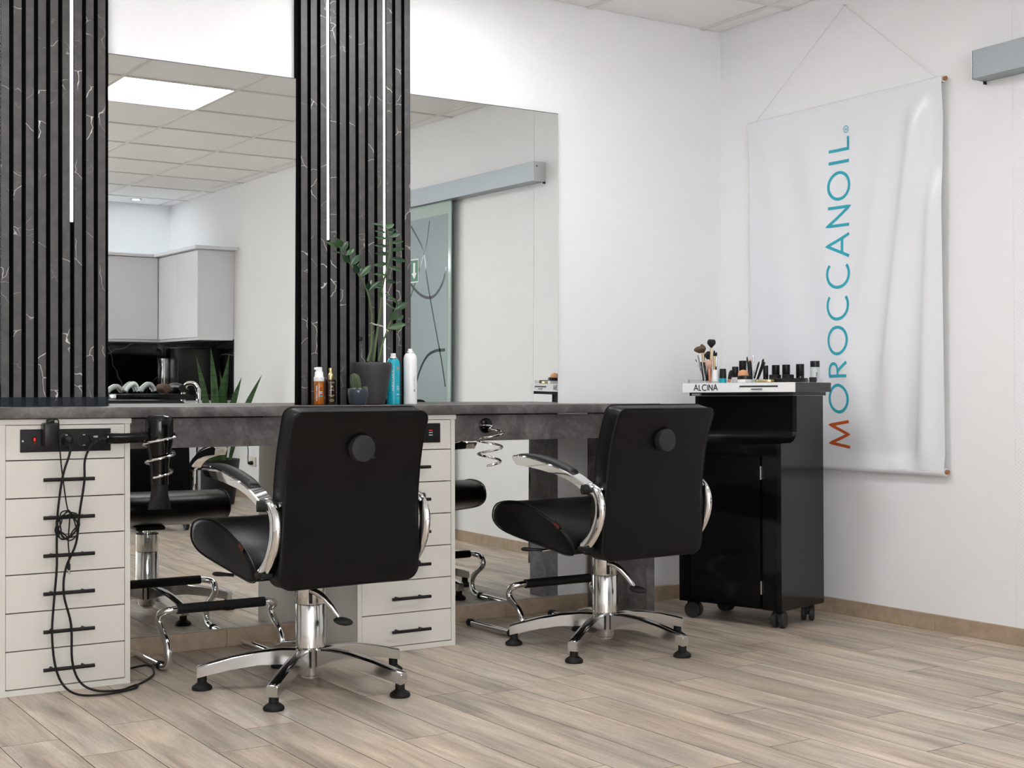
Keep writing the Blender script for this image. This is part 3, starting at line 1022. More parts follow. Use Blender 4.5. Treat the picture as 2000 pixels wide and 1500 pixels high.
        build('hinge_cap', MB().cyl((xc - .0275, -.203, .589), (xc + .0275, -.222, .588), .0165, 22), M['matteblack'], arm)
        cen_ = [(-.196, .592), (-.222, .590), (-.247, .578), (-.261, .553), (-.264, .52), (-.257, .485), (-.240, .450), (-.216, .420), (-.190, .398), (-.175, .39)]
        pth = smooth_path([(xc, a, b) for a, b in cen_], 4)
        low = build('arm_support', MB().tube(pth, [.0185 + .0045 * math.sin(PI * i / (len(pth) - 1)) for i in range(len(pth))], 14, squash=((1, 0, 0), .62)), Cr, arm)
        build('arm_bolt', MB().cyl((sx * .222, -.250, .592), (sx * .240, -.250, .592), .0095, 14), Cr, arm)
        build('arm_bracket', MB().rbox(min(sx * .18, sx * .275), max(sx * .18, sx * .275), -.215, -.165, .378, .394, .006, 2), M['matteblack'], arm)
    # recline lever, left front under the seat
    lv = build('recline_lever', MB().tube(smooth_path([(-.10, .05, .366), (-.16, .06, .362), (-.21, .10, .352)], 5), .0045, 8), Cr, t)
    rot = Matrix.Rotation(math.radians(118), 3, 'Z')
    lp = MB().lathe([(.006, 0), (.0075, .01), (.0075, .035), (.010, .06), (.011, .078), (.006, .088)], n=14, axis='x', sy=.7)
    lp.xform(lambda p: rot @ p + Vector((-.205, .097, .353)))
    build('lever_grip', lp, M['blackplastic'], lv)
    return t


chair((-2.4290, -.8016), math.radians(4), 155.2 - 4, 'black leather styling chair nearest the camera, in front of the left mirror')
chair((-1.2510, -.7625), math.radians(5), 142.65 - 5, 'black leather styling chair further right, beside the black makeup cart')

# ------------------------------------------------------------------ FOOTRESTS


def footrest(x0, x1, yb, label):
    """two floor runners towards the wall, S-bent legs and a padded bar"""
    t = thing('footrest', label, 'footrest', ((x0 + x1) / 2, yb, 0), 0, 'chrome footrests under the counter')
    hw = (x1 - x0) / 2
    r = .0125
    leg = None
    S = [(.335, .0135), (.05, .0135), (.005, .0135), (-.028, .022), (-.045, .045), (-.043, .078), (-.018, .108), (.030, .138), (.046, .155), (.042, .175), (.020, .190)]
    pts = [(-hw, a, b) for a, b in S] + [(-hw + .022, .006, .198), (-hw + .05, .003, .200)]
    full = smooth_path(pts, 5)
    right = [Vector((-p.x, p.y, p.z)) for p in reversed(full)]
    build('frame_tube', MB().tube(full + right, r, 12), M['chrome'], t)
    build('grip_sleeve', MB().tube([(-hw + .045, .003, .200), (hw - .045, .003, .200)], .0168, 16), M['rubber'], t)
    for sx in (-1, 1):
        build('end_cap', MB().lathe([(.0135, 0), (.0146, .003), (.0146, .026), (.0135, .028)], n=16, axis='y').xform(lambda p, sx=sx: (p.x + sx * hw, p.y + .312, p.z + .0148)), M['rubber'], t)
        build('floor_pad', MB().lathe([(.0142, 0), (.0142, .02)], n=16, axis='y').xform(lambda p, sx=sx: (p.x + sx * hw, p.y + .02, p.z + .0144)), M['rubber'], t)
    return t


footrest(-2.735, -2.335, -.315, 'chrome tube footrest with black sleeve before the left mirror')
footrest(-1.435, -1.045, -.45, 'chrome tube footrest with black sleeve before the right mirror')

# ------------------------------------------------------------------ DRYER HOLDERS AND DRYER


def holder(cx, y0, z0, ax, ay, pts_z, rads, a0, label):
    """disc screwed to the apron with a chrome wire running out into a hanging spiral"""
    t = thing('dryer_holder', label, 'dryer holder', (cx, y0, z0))
    build('mounting_disc', MB().lathe([(.028, 0), (.028, .004), (.025, .0055)], n=28, axis='y').xform(lambda p: (p.x, -p.y, p.z)), M['glossblack'], t)
    for sx, sz in ((-.011, .013), (.012, -.017)):
        build('screw', MB().lathe([(.0045, 0), (.0045, .001), (.002, .0022)], n=12, axis='y').xform(lambda p: (p.x + sx, -.0055 - p.y, p.z + sz)), M['screwbrass'], t)
    path = [Vector((-.026, -.011, .003)), Vector((0, -.0115, .001)), Vector((.022, -.012, -.001))]
    n = 84
    turns = len(pts_z) - 1
    z_top, z_bot = pts_z[0], pts_z[-1]
    for i in range(n + 1):
        s = i / n
        a = math.radians(a0) - 2 * PI * 2.55 * s
        r = rads[0] + (rads[1] - rads[0]) * s
        path.append(Vector((ax + r * math.cos(a), ay + r * math.sin(a), z_top + (z_bot - z_top) * s)))
    path = [path[0], path[1], path[2]] + path[3:]
    build('spiral_wire', MB().tube(path, .0042, 10), M['chrome'], t)
    return t


holder(-1.547, -.4205, .797, -.022, -.065, (-.012, -.145), (.053, .038), 60, 'empty chrome spiral dryer holder on black disc right of middle cabinet')
holder(-2.80, -.4205, .802, -.010, -.078, (-.006, -.150), (.055, .036), 60, 'chrome spiral holder carrying the black hair dryer')

dr = thing('hair_dryer', 'black hair dryer hanging nozzle-down in the chrome spiral by the left cabinet', 'hair dryer', (-2.81, -.4985, 0))
body = [(.018, .849), (.034, .848), (.0405, .843), (.0425, .834), (.0435, .815), (.0435, .79), (.042, .768), (.038, .745), (.033, .72), (.0295, .69), (.028, .655), (.0275, .630), (.026, .629)]
build('body', MB().lathe(list(reversed(body)), n=32), M['glossblack'], dr)
gr = MB()
for k in range(24):
    a = 2 * PI * k / 24
    gr.cyl((.037 * math.cos(a), .037 * math.sin(a), .842), (.0425 * math.cos(a), .0425 * math.sin(a), .832), .0022, 6)
build('intake_grille', gr, M['matteblack'], dr)
hx = smooth_path([(-.03, 0, .778), (-.07, 0, .779), (-.12, 0, .777), (-.165, 0, .778)], 4)
hd = build('handle', MB().tube(hx, [.019, .0178, .017, .0165, .0162, .016, .016, .0162, .0165, .0168, .017, .017, .0168], 16, squash=((0, 1, 0), .8)), M['glossblack'], dr)
nz = [[(.0265 * math.cos(a), .0265 * math.sin(a), .632) for a in [2 * PI * i / 24 for i in range(24)]],
      [(.0262 * math.cos(a), .025 * math.sin(a), .606) for a in [2 * PI * i / 24 for i in range(24)]],
      [(.032 * math.cos(a), .016 * math.sin(a), .578) for a in [2 * PI * i / 24 for i in range(24)]],
      [(.0395 * math.cos(a), .009 * math.sin(a), .551) for a in [2 * PI * i / 24 for i in range(24)]]]
build('nozzle', MB().loft(nz), M['matteblack'], dr)
o = Vector((2.81, .4985, 0))
cordA = [(-2.976, -.4985, .776), (-3.003, -.496, .769), (-3.025, -.49, .753), (-3.041, -.487, .71), (-3.044, -.492, .647), (-3.058, -.492, .553), (-3.069, -.492, .459), (-3.10, -.492, .383), (-3.106, -.492, .305), (-3.084, -.492, .21), (-3.081, -.493, .10), (-3.060, -.50, .035), (-3.018, -.520, .0065), (-2.955, -.555, .0055), (-2.912, -.525, .0055)]
cordB = [(-2.885, -.505, .0055), (-2.895, -.535, .0055), (-2.93, -.567, .0055), (-3.015, -.588, .0055), (-3.08, -.558, .008), (-3.110, -.505, .03), (-3.132, -.494, .09), (-3.141, -.492, .184), (-3.136, -.492, .277), (-3.127, -.492, .385), (-3.127, -.492, .463), (-3.124, -.492, .556), (-3.109, -.492, .665), (-3.086, -.485, .735), (-3.084, -.476, .765)]
crd = build('power_cord', MB().tube([p + o for p in smooth_path([Vector(p) for p in cordA + cordB], 5)], .0036, 8), M['rubber'], dr)
rl = MB()
for k in range(7):
    rl.lathe([(.0062, 0), (.0066, .0022), (.0062, .0044)], (0, 0, 0), 10, 'x')
    for i in range(len(rl.v) - 30, len(rl.v)):
        p = Vector(rl.v[i])
        rl.v[i] = tuple(Vector((-2.981 - .0055 * k - p.x, -.498 + p.y, .7755 - .0014 * k * k * .25 + p.z)) + o)
build('cord_relief', rl, M['rubber'], crd)
build('mains_plug', MB().lathe([(.013, 0), (.016, .003), (.016, .018), (.009, .03), (.005, .033)], n=20, axis='y').xform(lambda p: (p.x - 3.086 + o.x, -.449 - p.y + o.y, p.z + .772)), M['matteblack'], crd)

ch = thing('phone_charger', 'black plug-in charger with coiled cable on the left socket strip', 'charger', (-3.141, -.47, 0))
o = Vector((3.141, .47, 0))
build('adapter', MB().rbox(-.0235, .0235, -.022, .022, .757, .828, .006, 3), M['blackplastic'], ch)
build('adapter_cap', MB().rbox(-.011, .011, -.012, .012, .826, .8395, .005, 2), M['blackplastic'], ch)
pts = [(-3.135, -.472, .838), (-3.122, -.488, .836), (-3.121, -.4945, .80), (-3.115, -.4925, .712), (-3.104, -.495, .618), (-3.098, -.497, .575)]
for k in range(46):
    a = math.radians(80 - k * 40)
    rr = .034 + .007 * math.sin(k * 1.7) + .004 * math.cos(k * .6)
    pts.append((-3.097 + rr * math.cos(a) * .86, -.498 - .006 * math.sin(k * 1.3) , .515 + rr * 1.12 * math.sin(a)))
pts += [(-3.094, -.497, .47), (-3.091, -.495, .43), (-3.091, -.495, .40), (-3.092, -.495, .388)]
cb = build('charging_cable', MB().tube([Vector(p) + o for p in smooth_path(pts, 4)], .0022, 6), M['rubber'], ch)
build('usb_boot', MB().rbox(-3.096 + o.x, -3.087 + o.x, -.499 + o.y, -.491 + o.y, .378, .398, .002, 1), M['matteblack'], cb)
build('usb_tip', MB().rbox(-3.0945 + o.x, -3.0885 + o.x, -.4975 + o.y, -.4925 + o.y, .366, .378, .001, 1), M['silver'], cb)
fl = smooth_path([(-2.885, -.30, .0042), (-2.865, -.265, .0042), (-2.815, -.225, .0042), (-2.77, -.205, .0042), (-2.7565, -.205, .0042)], 5)
fl2 = smooth_path([(-2.880, -.498, .0042), (-2.84, -.452, .0042), (-2.79, -.375, .0042), (-2.765, -.30, .0042), (-2.752, -.24, .0042), (-2.7565, -.205, .0042)], 5)
tag(build('floor_cable', MB().tube(fl + list(reversed(fl2))[1:], .0032, 8), M['rubber']), 'black cable looped on the floor between left cabinet and footrest', 'cable')

# ------------------------------------------------------------------ BOTTLES AND PLANTS ON THE COUNTER


def cyl_text(mb, text, cx, cy, z0, r, height, ang0, vertical=True, spacing=.25, wd=.12):
    """letters wrapped round an upright cylinder; ang0 = direction they face (radians)"""
    rr = r + .00025

    def fn(u, v):
        if vertical:      # reading upwards
            a = ang0 + (-(v - height / 2)) / rr * -1 * -1
            return (cx + rr * math.cos(a + 0), cy + rr * math.sin(a), z0 + u)
        a = ang0 + u / rr
        return (cx + rr * math.cos(a), cy + rr * math.sin(a), z0 + v)
    return text_mesh(mb, text, fn, height, 0, spacing, wd)


VA = math.atan2(-4.72 + .08, -4.2 + 1.95)      # towards the camera from the bottles


def bottle_text(parent, text, r, z0, height, da, mtl, vertical=True, spacing=.25, wd=.14, name='lettering'):
    mb = MB()
    if vertical:
        # reading upwards: letter tops point to the viewer's left (clockwise seen from above = decreasing angle)
        def fn(u, v):
            a = VA + da - (v - height / 2) / (r + .0003)
            return ((r + .0003) * math.cos(a), (r + .0003) * math.sin(a), z0 + u)
    else:
        ln = text_len(text, height, spacing)

        def fn(u, v):
            a = VA + da + (u - ln / 2) / (r + .0003)
            return ((r + .0003) * math.cos(a), (r + .0003) * math.sin(a), z0 + v)
    text_mesh(mb, text, fn, height, 0, spacing, wd)
    return build(name, mb, mtl, parent, smooth=0)


def lines(parent, r, da, z, widths, mtl, th=.0016, step=.0036, name='small_print'):
    mb = MB()
    for k, (w0, w1) in enumerate(widths):
        n = 5
        for i in range(n):
            a0 = VA + da + (w0 + (w1 - w0) * i / n) / r
            a1 = VA + da + (w0 + (w1 - w0) * (i + 1) / n) / r
            zz = z - k * step
            rr = r + .0003
            mb.add([(rr * math.cos(a0), rr * math.sin(a0), zz), (rr * math.cos(a1), rr * math.sin(a1), zz), (rr * math.cos(a1), rr * math.sin(a1), zz + th), (rr * math.cos(a0), rr * math.sin(a0), zz + th)], [(0, 1, 2, 3)])
    return build(name, mb, mtl, parent, smooth=0)


# amber serum bottle
a = thing('oil_bottle', 'amber glass hair oil bottle with white pump, leftmost on the counter', 'bottle', (-2.062, -.072, ZC))
build('glass_body', MB().lathe([(.016, .0005), (.0188, .002), (.0192, .006), (.0192, .084), (.0185, .088), (.014, .0895)], n=32), M['amber'], a)
build('collar', MB().lathe([(.0190, .0885), (.0195, .090), (.0195, .103), (.0165, .107), (.0155, .122), (.013, .126)], n=28), M['whitecap'], a)
pm = MB().lathe([(.0122, .125), (.0122, .139), (.010, .1415)], n=24)
pm.rbox(-.019, .002, -.005, .005, .131, .1405, .003, 2)
build('pump_head', pm, M['whitecap'], a)
bottle_text(a, 'MOROCCANOIL', .0192, .016, .0056, -.42, M['whiteink'], True, .18, .16)
bottle_text(a, 'M', .0192, .066, .010, .42, M['orangeprint'], False, .1, .14)
lines(a, .0192, .42, .050, [(-.006, .007), (-.006, .005), (-.006, .006), (-.006, .007)], M['whiteink'], .001, .0028)
lines(a, .0192, .42, .0315, [(-.006, .008)], M['tealink'], .0045)
# black and gold spray bottle
b = thing('spray_bottle', 'black cosmetic spray bottle with gold atomiser beside the amber bottle', 'bottle', (-2.014, -.072, ZC))
build('body', MB().lathe([(.0155, .0005), (.0188, .0015), (.0192, .004), (.0192, .0915), (.0186, .0945), (.013, .0955)], n=32), M['brownglass'], b)
build('atomiser', MB().lathe([(.0130, .0955), (.0132, .0965), (.0132, .1105), (.0118, .112), (.0095, .118), (.0072, .124), (.0072, .128), (.0078, .1285), (.0078, .138), (.0055, .1395)], n=24), M['gold'], b)
bottle_text(b, "L'ANZA", .0192, .082, .0048, .25, M['goldink'], False, .28, .15)
dp = MB()
for i in range(1):
    pts2 = [(0, .010)] + [(.0035 * math.cos(math.radians(q)), .0035 + .0035 * math.sin(math.radians(q))) for q in range(25, -206, -21)]
    vs = [(.0196 * math.cos(VA + .25 + u / .0192), .0196 * math.sin(VA + .25 + u / .0192), .065 + v) for u, v in pts2]
    dp.add(vs, [tuple(range(len(vs)))])
build('drop_emblem', dp, M['goldink'], b, smooth=0)
lines(b, .0192, .25, .058, [(-.004, .004), (-.0105, .0105)], M['goldink'], .0014, .0045)
lines(b, .0192, .25, .035, [(-.011, .011), (-.005, .005)], M['goldink'], .0022, .0045)
lines(b, .0192, .25, .022, [(-.006, .006), (-.010, .010), (-.0095, .0095), (-.008, .008)], M['goldink'], .0009, .003)
# teal can
c = thing('spray_can', 'teal aerosol hairspray can with white nozzle right of the plant pot', 'spray can', (-1.7405, -.056, ZC))
R_ = .0262
build('can_body', MB().lathe([(.023, .0005), (.0258, .0015), (R_, .005), (R_, .150), (.0255, .158), (.0232, .167), (.0195, .174), (.0175, .176)], n=36), M['teal'], c)
build('valve_cup', MB().lathe([(.0172, .1755), (.0182, .177), (.0182, .1795), (.0150, .181)], n=28), M['silver'], c)
build('nozzle', MB().lathe([(.0135, .1795), (.0130, .183), (.0102, .185), (.0098, .197), (.0085, .1985)], n=22), M['whitecap'], c)
bottle_text(c, 'MOROCCANOIL', R_, .053, .0075, -.10, M['whiteink'], True, .22, .13)
bottle_text(c, 'M', R_, .132, .0155, .75, M['orangeprint'], False, .1, .11)
lines(c, R_, .62, .070, [(-.004, .012), (-.004, .010), (-.004, .011), (-.004, .008)], M['whiteink'], .0016, .0045)
lines(c, R_, .62, .038, [(-.004, .011)], M['whiteink'], .0030)
lines(c, R_, .62, .026, [(-.004, .013)], M['whiteink'], .0006)
# white can
d = thing('spray_can', 'tall white aerosol hairspray can, rightmost on the counter', 'spray can', (-1.678, -.078, ZC))
build('can_body', MB().lathe([(.023, .0005), (.0258, .0015), (R_, .005), (R_, .172), (.0255, .181), (.0232, .1895), (.0190, .1965), (.0165, .1985)], n=36), M['white'], d)
build('valve_cup', MB().lathe([(.0160, .198), (.0172, .1995), (.0172, .2015), (.014, .203)], n=28), M['silver'], d)
build('nozzle', MB().lathe([(.0125, .2015), (.0120, .206), (.0092, .208), (.0088, .215), (.0078, .2165)], n=22), M['whitecap'], d)
bottle_text(d, 'KIS', R_, .050, .0062, .62, M['blackink'], True, .15, .2)
bottle_text(d, '| KERASPRAY', R_, .0635, .0062, .62, M['greyink'], True, .16, .10)
lines(d, R_, -1.15, .045, [(-.0015, .0015), (-.0015, .0015), (-.0015, .0015)], M['blackink'], .003, .005)

# big pot with the zamioculcas
zz = thing('potted_plant', 'tall leggy green houseplant in matt charcoal pot on the counter', 'plant', (-1.857, -.108, ZC))
pot = [(.040, .001), (.046, .003), (.053, .03), (.060, .07), (.067, .11), (.0725, .138), (.0738, .150), (.0730, .157), (.0712, .1605), (.069, .160), (.0675, .152), (.0, .150)]
build('pot', MB().lathe(pot[:-1], n=40, caps=False).lathe([(.0672, .148), (.0005, .150)], n=24, caps=False).lathe([(.0005, .001), (.041, .001)], n=24, caps=False), M['pot'], zz)
build('soil', MB().lathe([(.066, .151), (.03, .154), (.001, .153)], n=24, caps=False), M['soil'], zz)
K = .211 / 500       # metres per unit of the plant sketch (500 units = 0.21 m)


def pl(u, v, dy=0.0):
    # sketch units -> local coordinates, u to the right along x, v downwards
    return Vector((-2.0865 + 1.857 + u * K, dy, (1.579 + u * .000015) - v * (.5685 / 1500) - ZC))


def spine(pts, r0, r1, name, dy0, dy1):
    n = len(pts)
    path = smooth_path([pl(u, v, dy0 + (dy1 - dy0) * i / (n - 1)) for i, (u, v) in enumerate(pts)], 5)
    m_ = len(path)
    return build(name, MB().tube(path, [r0 + (r1 - r0) * (i / (m_ - 1)) ** .7 for i in range(m_)], 10), M['stem'], zz)


def leaf(stem, b, t, wdt, dyb, dyt, face=.5):
    """pointed oval leaf, folded along its midrib; face: 0 edge-on to the room, 1 facing it"""
    A, B = pl(*b, dyb), pl(*t, dyt)
    ax = (B - A)
    ln = ax.length
    ax.normalize()
    view = Vector((-.5, -.85, 0.0))
    side = ax.cross(view).normalized()
    W = wdt * K / 2
    up = side.cross(ax).normalized()
    vs, fs = [], []
    prof = [0.05, .45, .78, .97, 1.0, .92, .72, .42, .04]
    n = len(prof)
    for i, p in enumerate(prof):
        s = i / (n - 1)
        c_ = A + ax * ln * s + up * (-.10 * ln * (s - .4) ** 2)
        w_ = W * p
        vs += [c_ + side * w_ + up * w_ * .35, c_, c_ - side * w_ + up * w_ * .35]
        if i:
            q = 3 * i
            fs += [(q - 3, q - 2, q + 1, q), (q - 2, q - 1, q + 2, q + 1)]
    off = -up * .0009
    m_ = len(vs)
    vs = vs + [p + off for p in vs]
    fs = fs + [tuple(reversed([i + m_ for i in f])) for f in fs]
    rim = [3 * i for i in range(n)] + [3 * i + 2 for i in reversed(range(n))]
    for i in range(len(rim)):
        p, q = rim[i], rim[(i + 1) % len(rim)]
        fs.append((q, p, p + m_, q + m_))
    return build('leaf', MB().add(vs, fs), M['leaf'], stem, smooth=60)


sA = spine([(497, 1440), (525, 1300), (527, 1080), (520, 940), (470, 730), (385, 580), (300, 480), (225, 385), (185, 300)], .0058, .0016, 'stem', 0, -.03)
for b, t, wd, dt in [((188, 300), (66, 268), 34, .0), ((205, 322), (150, 234), 84, -.02), ((210, 352), (262, 256), 56, -.015), ((225, 372), (95, 362), 16, -.03), ((262, 392), (336, 322), 54, .0),
                     ((298, 462), (190, 398), 58, -.03), ((312, 482), (382, 384), 60, -.01), ((378, 572), (304, 486), 60, -.03), ((378, 570), (396, 466), 58, .01), ((395, 600), (486, 484), 58, -.02),
                     ((470, 728), (452, 655), 44, -.03), ((468, 712), (536, 624), 34, .015), ((484, 738), (591, 634), 46, -.02)]:
    leaf(sA, b, t, wd, -.022, -.022 + dt)
sB = spine([(565, 1440), (585, 1250), (620, 980), (640, 750), (665, 600), (690, 480), (708, 350), (705, 260), (690, 180), (660, 95)], .0062, .0016, 'stem', .01, -.02)
for b, t, wd, dt in [((650, 82), (543, 54), 22, .02), ((655, 108), (565, 84), 20, -.01), ((672, 152), (568, 134), 26, .01), ((692, 215), (558, 200), 26, 0), ((700, 292), (563, 278), 32, .01), ((700, 366), (552, 366), 40, -.01),
                     ((690, 462), (538, 482), 42, 0), ((668, 578), (546, 570), 32, 0), ((645, 702), (530, 690), 28, .01), ((634, 798), (580, 752), 44, -.01),
                     ((655, 96), (742, 68), 50, -.01), ((678, 135), (771, 118), 38, 0), ((698, 192), (806, 154), 40, -.01), ((712, 254), (852, 234), 34, 0), ((712, 328), (870, 306), 38, .01), ((710, 406), (870, 440), 44, -.01),
                     ((696, 494), (820, 532), 40, -.01), ((668, 634), (768, 656), 36, 0)]:
    leaf(sB, b, t, wd, -.012, -.012 + dt)
sC = spine([(600, 1440), (640, 1260), (690, 1110), (715, 1030), (758, 920), (765, 880)], .0055, .0014, 'stem', -.005, -.02)
for b, t, wd, dt in [((688, 1118), (840, 1074), 60, -.02), ((712, 1034), (742, 950), 78, -.02), ((770, 1030), (852, 984), 46, .01), ((760, 928), (866, 856), 62, -.015), ((785, 872), (718, 800), 30, 0), ((756, 928), (668, 852), 30, .01), ((748, 832), (645, 752), 14, .01)]:
    leaf(sC, b, t, wd, -.018, -.018 + dt)
build('tie_string', MB().tube([pl(512, 1056, -.014), pl(560, 1075, -.018), pl(630, 1088, -.008), pl(640, 1095, .002), pl(520, 1062, .005)], .0012, 6).tube([pl(628, 1090, -.010), pl(655, 1118, -.016), pl(684, 1148, -.020)], .0012, 6), M['twine'], zz)

# cactus
cc = thing('potted_cactus', 'small ribbed cactus in glazed blue-grey bowl before the big pot', 'plant', (-1.967, -.205, ZC))
build('pot', MB().lathe([(.026, .001), (.029, .003), (.035, .02), (.0392, .042), (.0395, .052), (.0385, .0605), (.0372, .062), (.0360, .060), (.0350, .054)], n=36, caps=False).lathe([(.035, .054), (.0005, .054)], n=24, caps=False).lathe([(.0005, .001), (.027, .001)], n=24, caps=False), M['glazed'], cc)
build('soil', MB().lathe([(.0345, .055), (.02, .058), (.001, .058)], n=20, caps=False), M['soil'], cc)


def cactus_body(cx, cy, z0, r, h, lean, ribs=12, nm='cactus_stem'):
    rings = []
    m_ = 14
    for j in range(m_ + 1):
        s = j / m_
        rad = r * (math.sqrt(max(1 - ((s - .35) / .65) ** 4, .003)) if s > .35 else .86 + .14 * s / .35)
        rg = []
        for i in range(ribs * 4):
            a_ = 2 * PI * i / (ribs * 4)
            q = rad * (1 + .10 * math.cos(ribs * a_))
            rg.append((cx + lean * s * h + q * math.cos(a_), cy + q * math.sin(a_), z0 + s * h))
        rings.append(rg)
    st_ = build(nm, MB().loft(rings), M['cactus'], cc, smooth=60)
    sp_ = MB()
    for i in range(ribs):
        for j in range(1, m_):
            p = Vector(rings[j][i * 4])
            ctr = Vector((cx + lean * (j / m_) * h, cy, p.z))
            dr_ = (p - ctr).normalized()
            for k in range(3):
                tip = p + dr_ * .0035 + Vector(((random.random() - .5) * .004, (random.random() - .5) * .004, (random.random() - .5) * .005))
                e_ = dr_.cross(Vector((0, 0, 1))) * .0007
                sp_.add([p + e_, p - e_, tip], [(0, 1, 2)])
    o_ = build('spines', sp_, M['spines'], st_, smooth=0, fixn=False)
    o_['kind'] = 'stuff'


cactus_body(-.004, 0, .052, .0175, .065, -.16)
cactus_body(.024, -.010, .052, .0088, .017, 0, 10)
cactus_body(-.021, -.014, .052, .0075, .014, 0, 10)

# ------------------------------------------------------------------ BANNER ON THE RIGHT WALL
bn = thing('wall_banner', 'white satin hair-care banner on wooden rods, hung from a string', 'banner', (0, -.75, 2.115))


def cloth(yw, zw):
    """x of the satin in front of the wall, with soft hanging folds"""
    u = (-.21 - yw) / 1.075      # 0 near the corner, 1 at the free edge
    v = (2.10 - zw) / 1.50       # 0 top, 1 bottom
    x = -.026
    # diagonal pull lines from the upper right tie
    def ridge(u0, u1, wd, amp, v0=0, v1=1):
        c_ = u0 + (u1 - u0) * v
        fade = max(0, min(1, (v - v0) / .10)) * max(0, min(1, (v1 - v) / .25))
        return 2.6 * amp * math.exp(-((u - c_) / wd) ** 2) * fade
    x -= ridge(.90, .70, .045, .012, -.1, .95)
    x -= ridge(.80, .48, .06, .007, -.1, .8)
    x -= ridge(.30, .62, .08, .006, -.1, 1.0)
    x -= ridge(.10, .30, .07, .004, -.1, .9)
    x += ridge(.80, .60, .05, .006, -.1, .9)
    x -= ridge(.98, .90, .035, .009, .2, 1.2)
    x += ridge(.88, .82, .05, .006, .3, 1.2)
    b_ = max(0, (v - .80) / .20)
    x -= .0035 * b_ * b_ * math.sin(u * 58 + 1.0) * max(0, (u - .62) / .38) + .003 * b_ * math.sin(u * 21 + .6)
    x -= .008 * math.sin(PI * min(1, v * 1.0)) * math.exp(-((u - .82) / .16) ** 2)
    x -= .004 * math.exp(-((v - .80) / .12) ** 2) * math.exp(-((u - .55) / .2) ** 2)
    sm = lambda q: max(0, min(1, q)) ** 2 * (3 - 2 * max(0, min(1, q)))
    x = -.0360 + (x + .0360) * sm(v / .10)
    x = -.0392 + (x + .0392) * sm((1 - v) / .06)
    return x


nu, nv = 110, 120
top_y = lambda u: 2.110 - .0 * u
vs, fs = [], []
for j in range(nv + 1):
    for i in range(nu + 1):
        u, v = i / nu, j / nv
        yw = -.21 - u * (1.072 - .006 * math.sin(PI * v))
        zw = 2.108 - v * (1.492)
        vs.append((cloth(yw, zw), yw + .75, zw - 2.115))
for j in range(nv):
    for i in range(nu):
        a_ = j * (nu + 1) + i
        fs.append((a_, a_ + nu + 1, a_ + nu + 2, a_ + 1))
n0 = len(vs)
vs += [(p[0] + .0006, p[1], p[2]) for p in vs]
fs += [tuple(reversed([k + n0 for k in f])) for f in fs]
build('cloth', MB().add(vs, fs), M['satin'], bn, smooth=60, fixn=False)
build('top_sleeve', MB().tube([(-.022, -.21 + .75, -.004), (-.022, -1.282 + .75, -.004)], .0135, 14), M['satin'], bn)
build('bottom_sleeve', MB().tube([(-.022, -.21 + .75, .612 - 2.115), (-.022, -1.280 + .75, .612 - 2.115)], .0165, 14), M['satin'], bn)
build('rod', MB().cyl((-.022, -.205 + .75, -.004), (-.022, -1.293 + .75, -.004), .0085, 14), M['wood'], bn)
build('rod', MB().cyl((-.022, -.205 + .75, .612 - 2.115), (-.022, -1.292 + .75, .612 - 2.115), .0085, 14), M['wood'], bn)
sg = MB().tube([(-.022, -.25 + .75, .010), (-.012, -.77 + .75, 2.518 - 2.115)], .0011, 6).tube([(-.012, -.77 + .75, 2.518 - 2.115), (-.022, -1.24 + .75, .010)], .0011, 6)
build('hanging_string', sg, M['twine'], bn)
build('nail', MB().cyl((-.016, -.77 + .75, 2.519 - 2.115), (.0, -.77 + .75, 2.519 - 2.115), .003, 10), M['silver'], bn)
CAP = .110
YBASE = -.803


def bann(cz, half):
    def fn(u, v):
        yw = YBASE + v
        zw = cz - half + u
        return (cloth(yw, zw) - .0012, yw + .75, zw - 2.115)
    return fn


for chn, cz in [('M', .746), ('O', .893), ('R', 1.012), ('O', 1.132), ('C', 1.268), ('C', 1.399), ('A', 1.524), ('N', 1.645), ('O', 1.772), ('I', 1.870), ('L', 1.943)]:
    gw = GLYPH[chn][0]
    mb = MB()
    for p in GLYPH[chn][1]:
        stroke_mesh(mb, p, .115, lambda u, v, cz=cz, gw=gw: bann(cz, gw * CAP / 2)(u * CAP, v * CAP), .06)
    build('printed_letter', mb, M['orangeink'] if chn == 'M' and cz < .8 else M['tealink'], bn, smooth=0)
mb = MB()
stroke_mesh(mb, arc(.5, .5, .5, .5, 0, 360, 28), .10, lambda u, v: bann(2.0, .0135)(u * .027, v * .027))
for p in GLYPH['R'][1]:
    stroke_mesh(mb, p, .15, lambda u, v: bann(2.0, .0135)(.0095 + u * .0135, .0065 + v * .0135))
build('registered_mark', mb, M['tealink'], bn, smooth=0)

# ------------------------------------------------------------------ SLIDING DOOR AND RAIL
ral = thing('door_rail', 'brushed aluminium sliding door rail high on the right wall', 'rail', (0, -1.459, 2.065))
build('cover', MB().rbox(-.082, -.0035, -2.2, -.0015, .0, .106, .0015, 1), M['brushed'], ral)
build('end_plate', MB().box(-.084, -.0034, -.0014, .0006, -.001, .107), M['silver'], ral, smooth=0)
build('end_screw', MB().lathe([(.004, 0), (.004, .0016), (.002, .0022)], n=12, axis='y').xform(lambda p: (p.x - .062, p.y + .0005, p.z + .082)), M['matteblack'], ral)
build('lower_hook', MB().box(-.020, -.004, -.004, .0, -.011, -.001), M['greyplastic'], ral, smooth=0)
dg = struct(build('door_1', MB().rbox(-.056, -.048, -3.40, -2.398, .012, 2.064, .001, 1), M['clearglass'], smooth=0), 'frosted glass sliding door with clear curved lines')
fr = MB().box(-.0566, -.0561, -3.34, -2.433, .07, 1.985)
build('frosted_field', fr, M['frostglass'], dg, smooth=0)


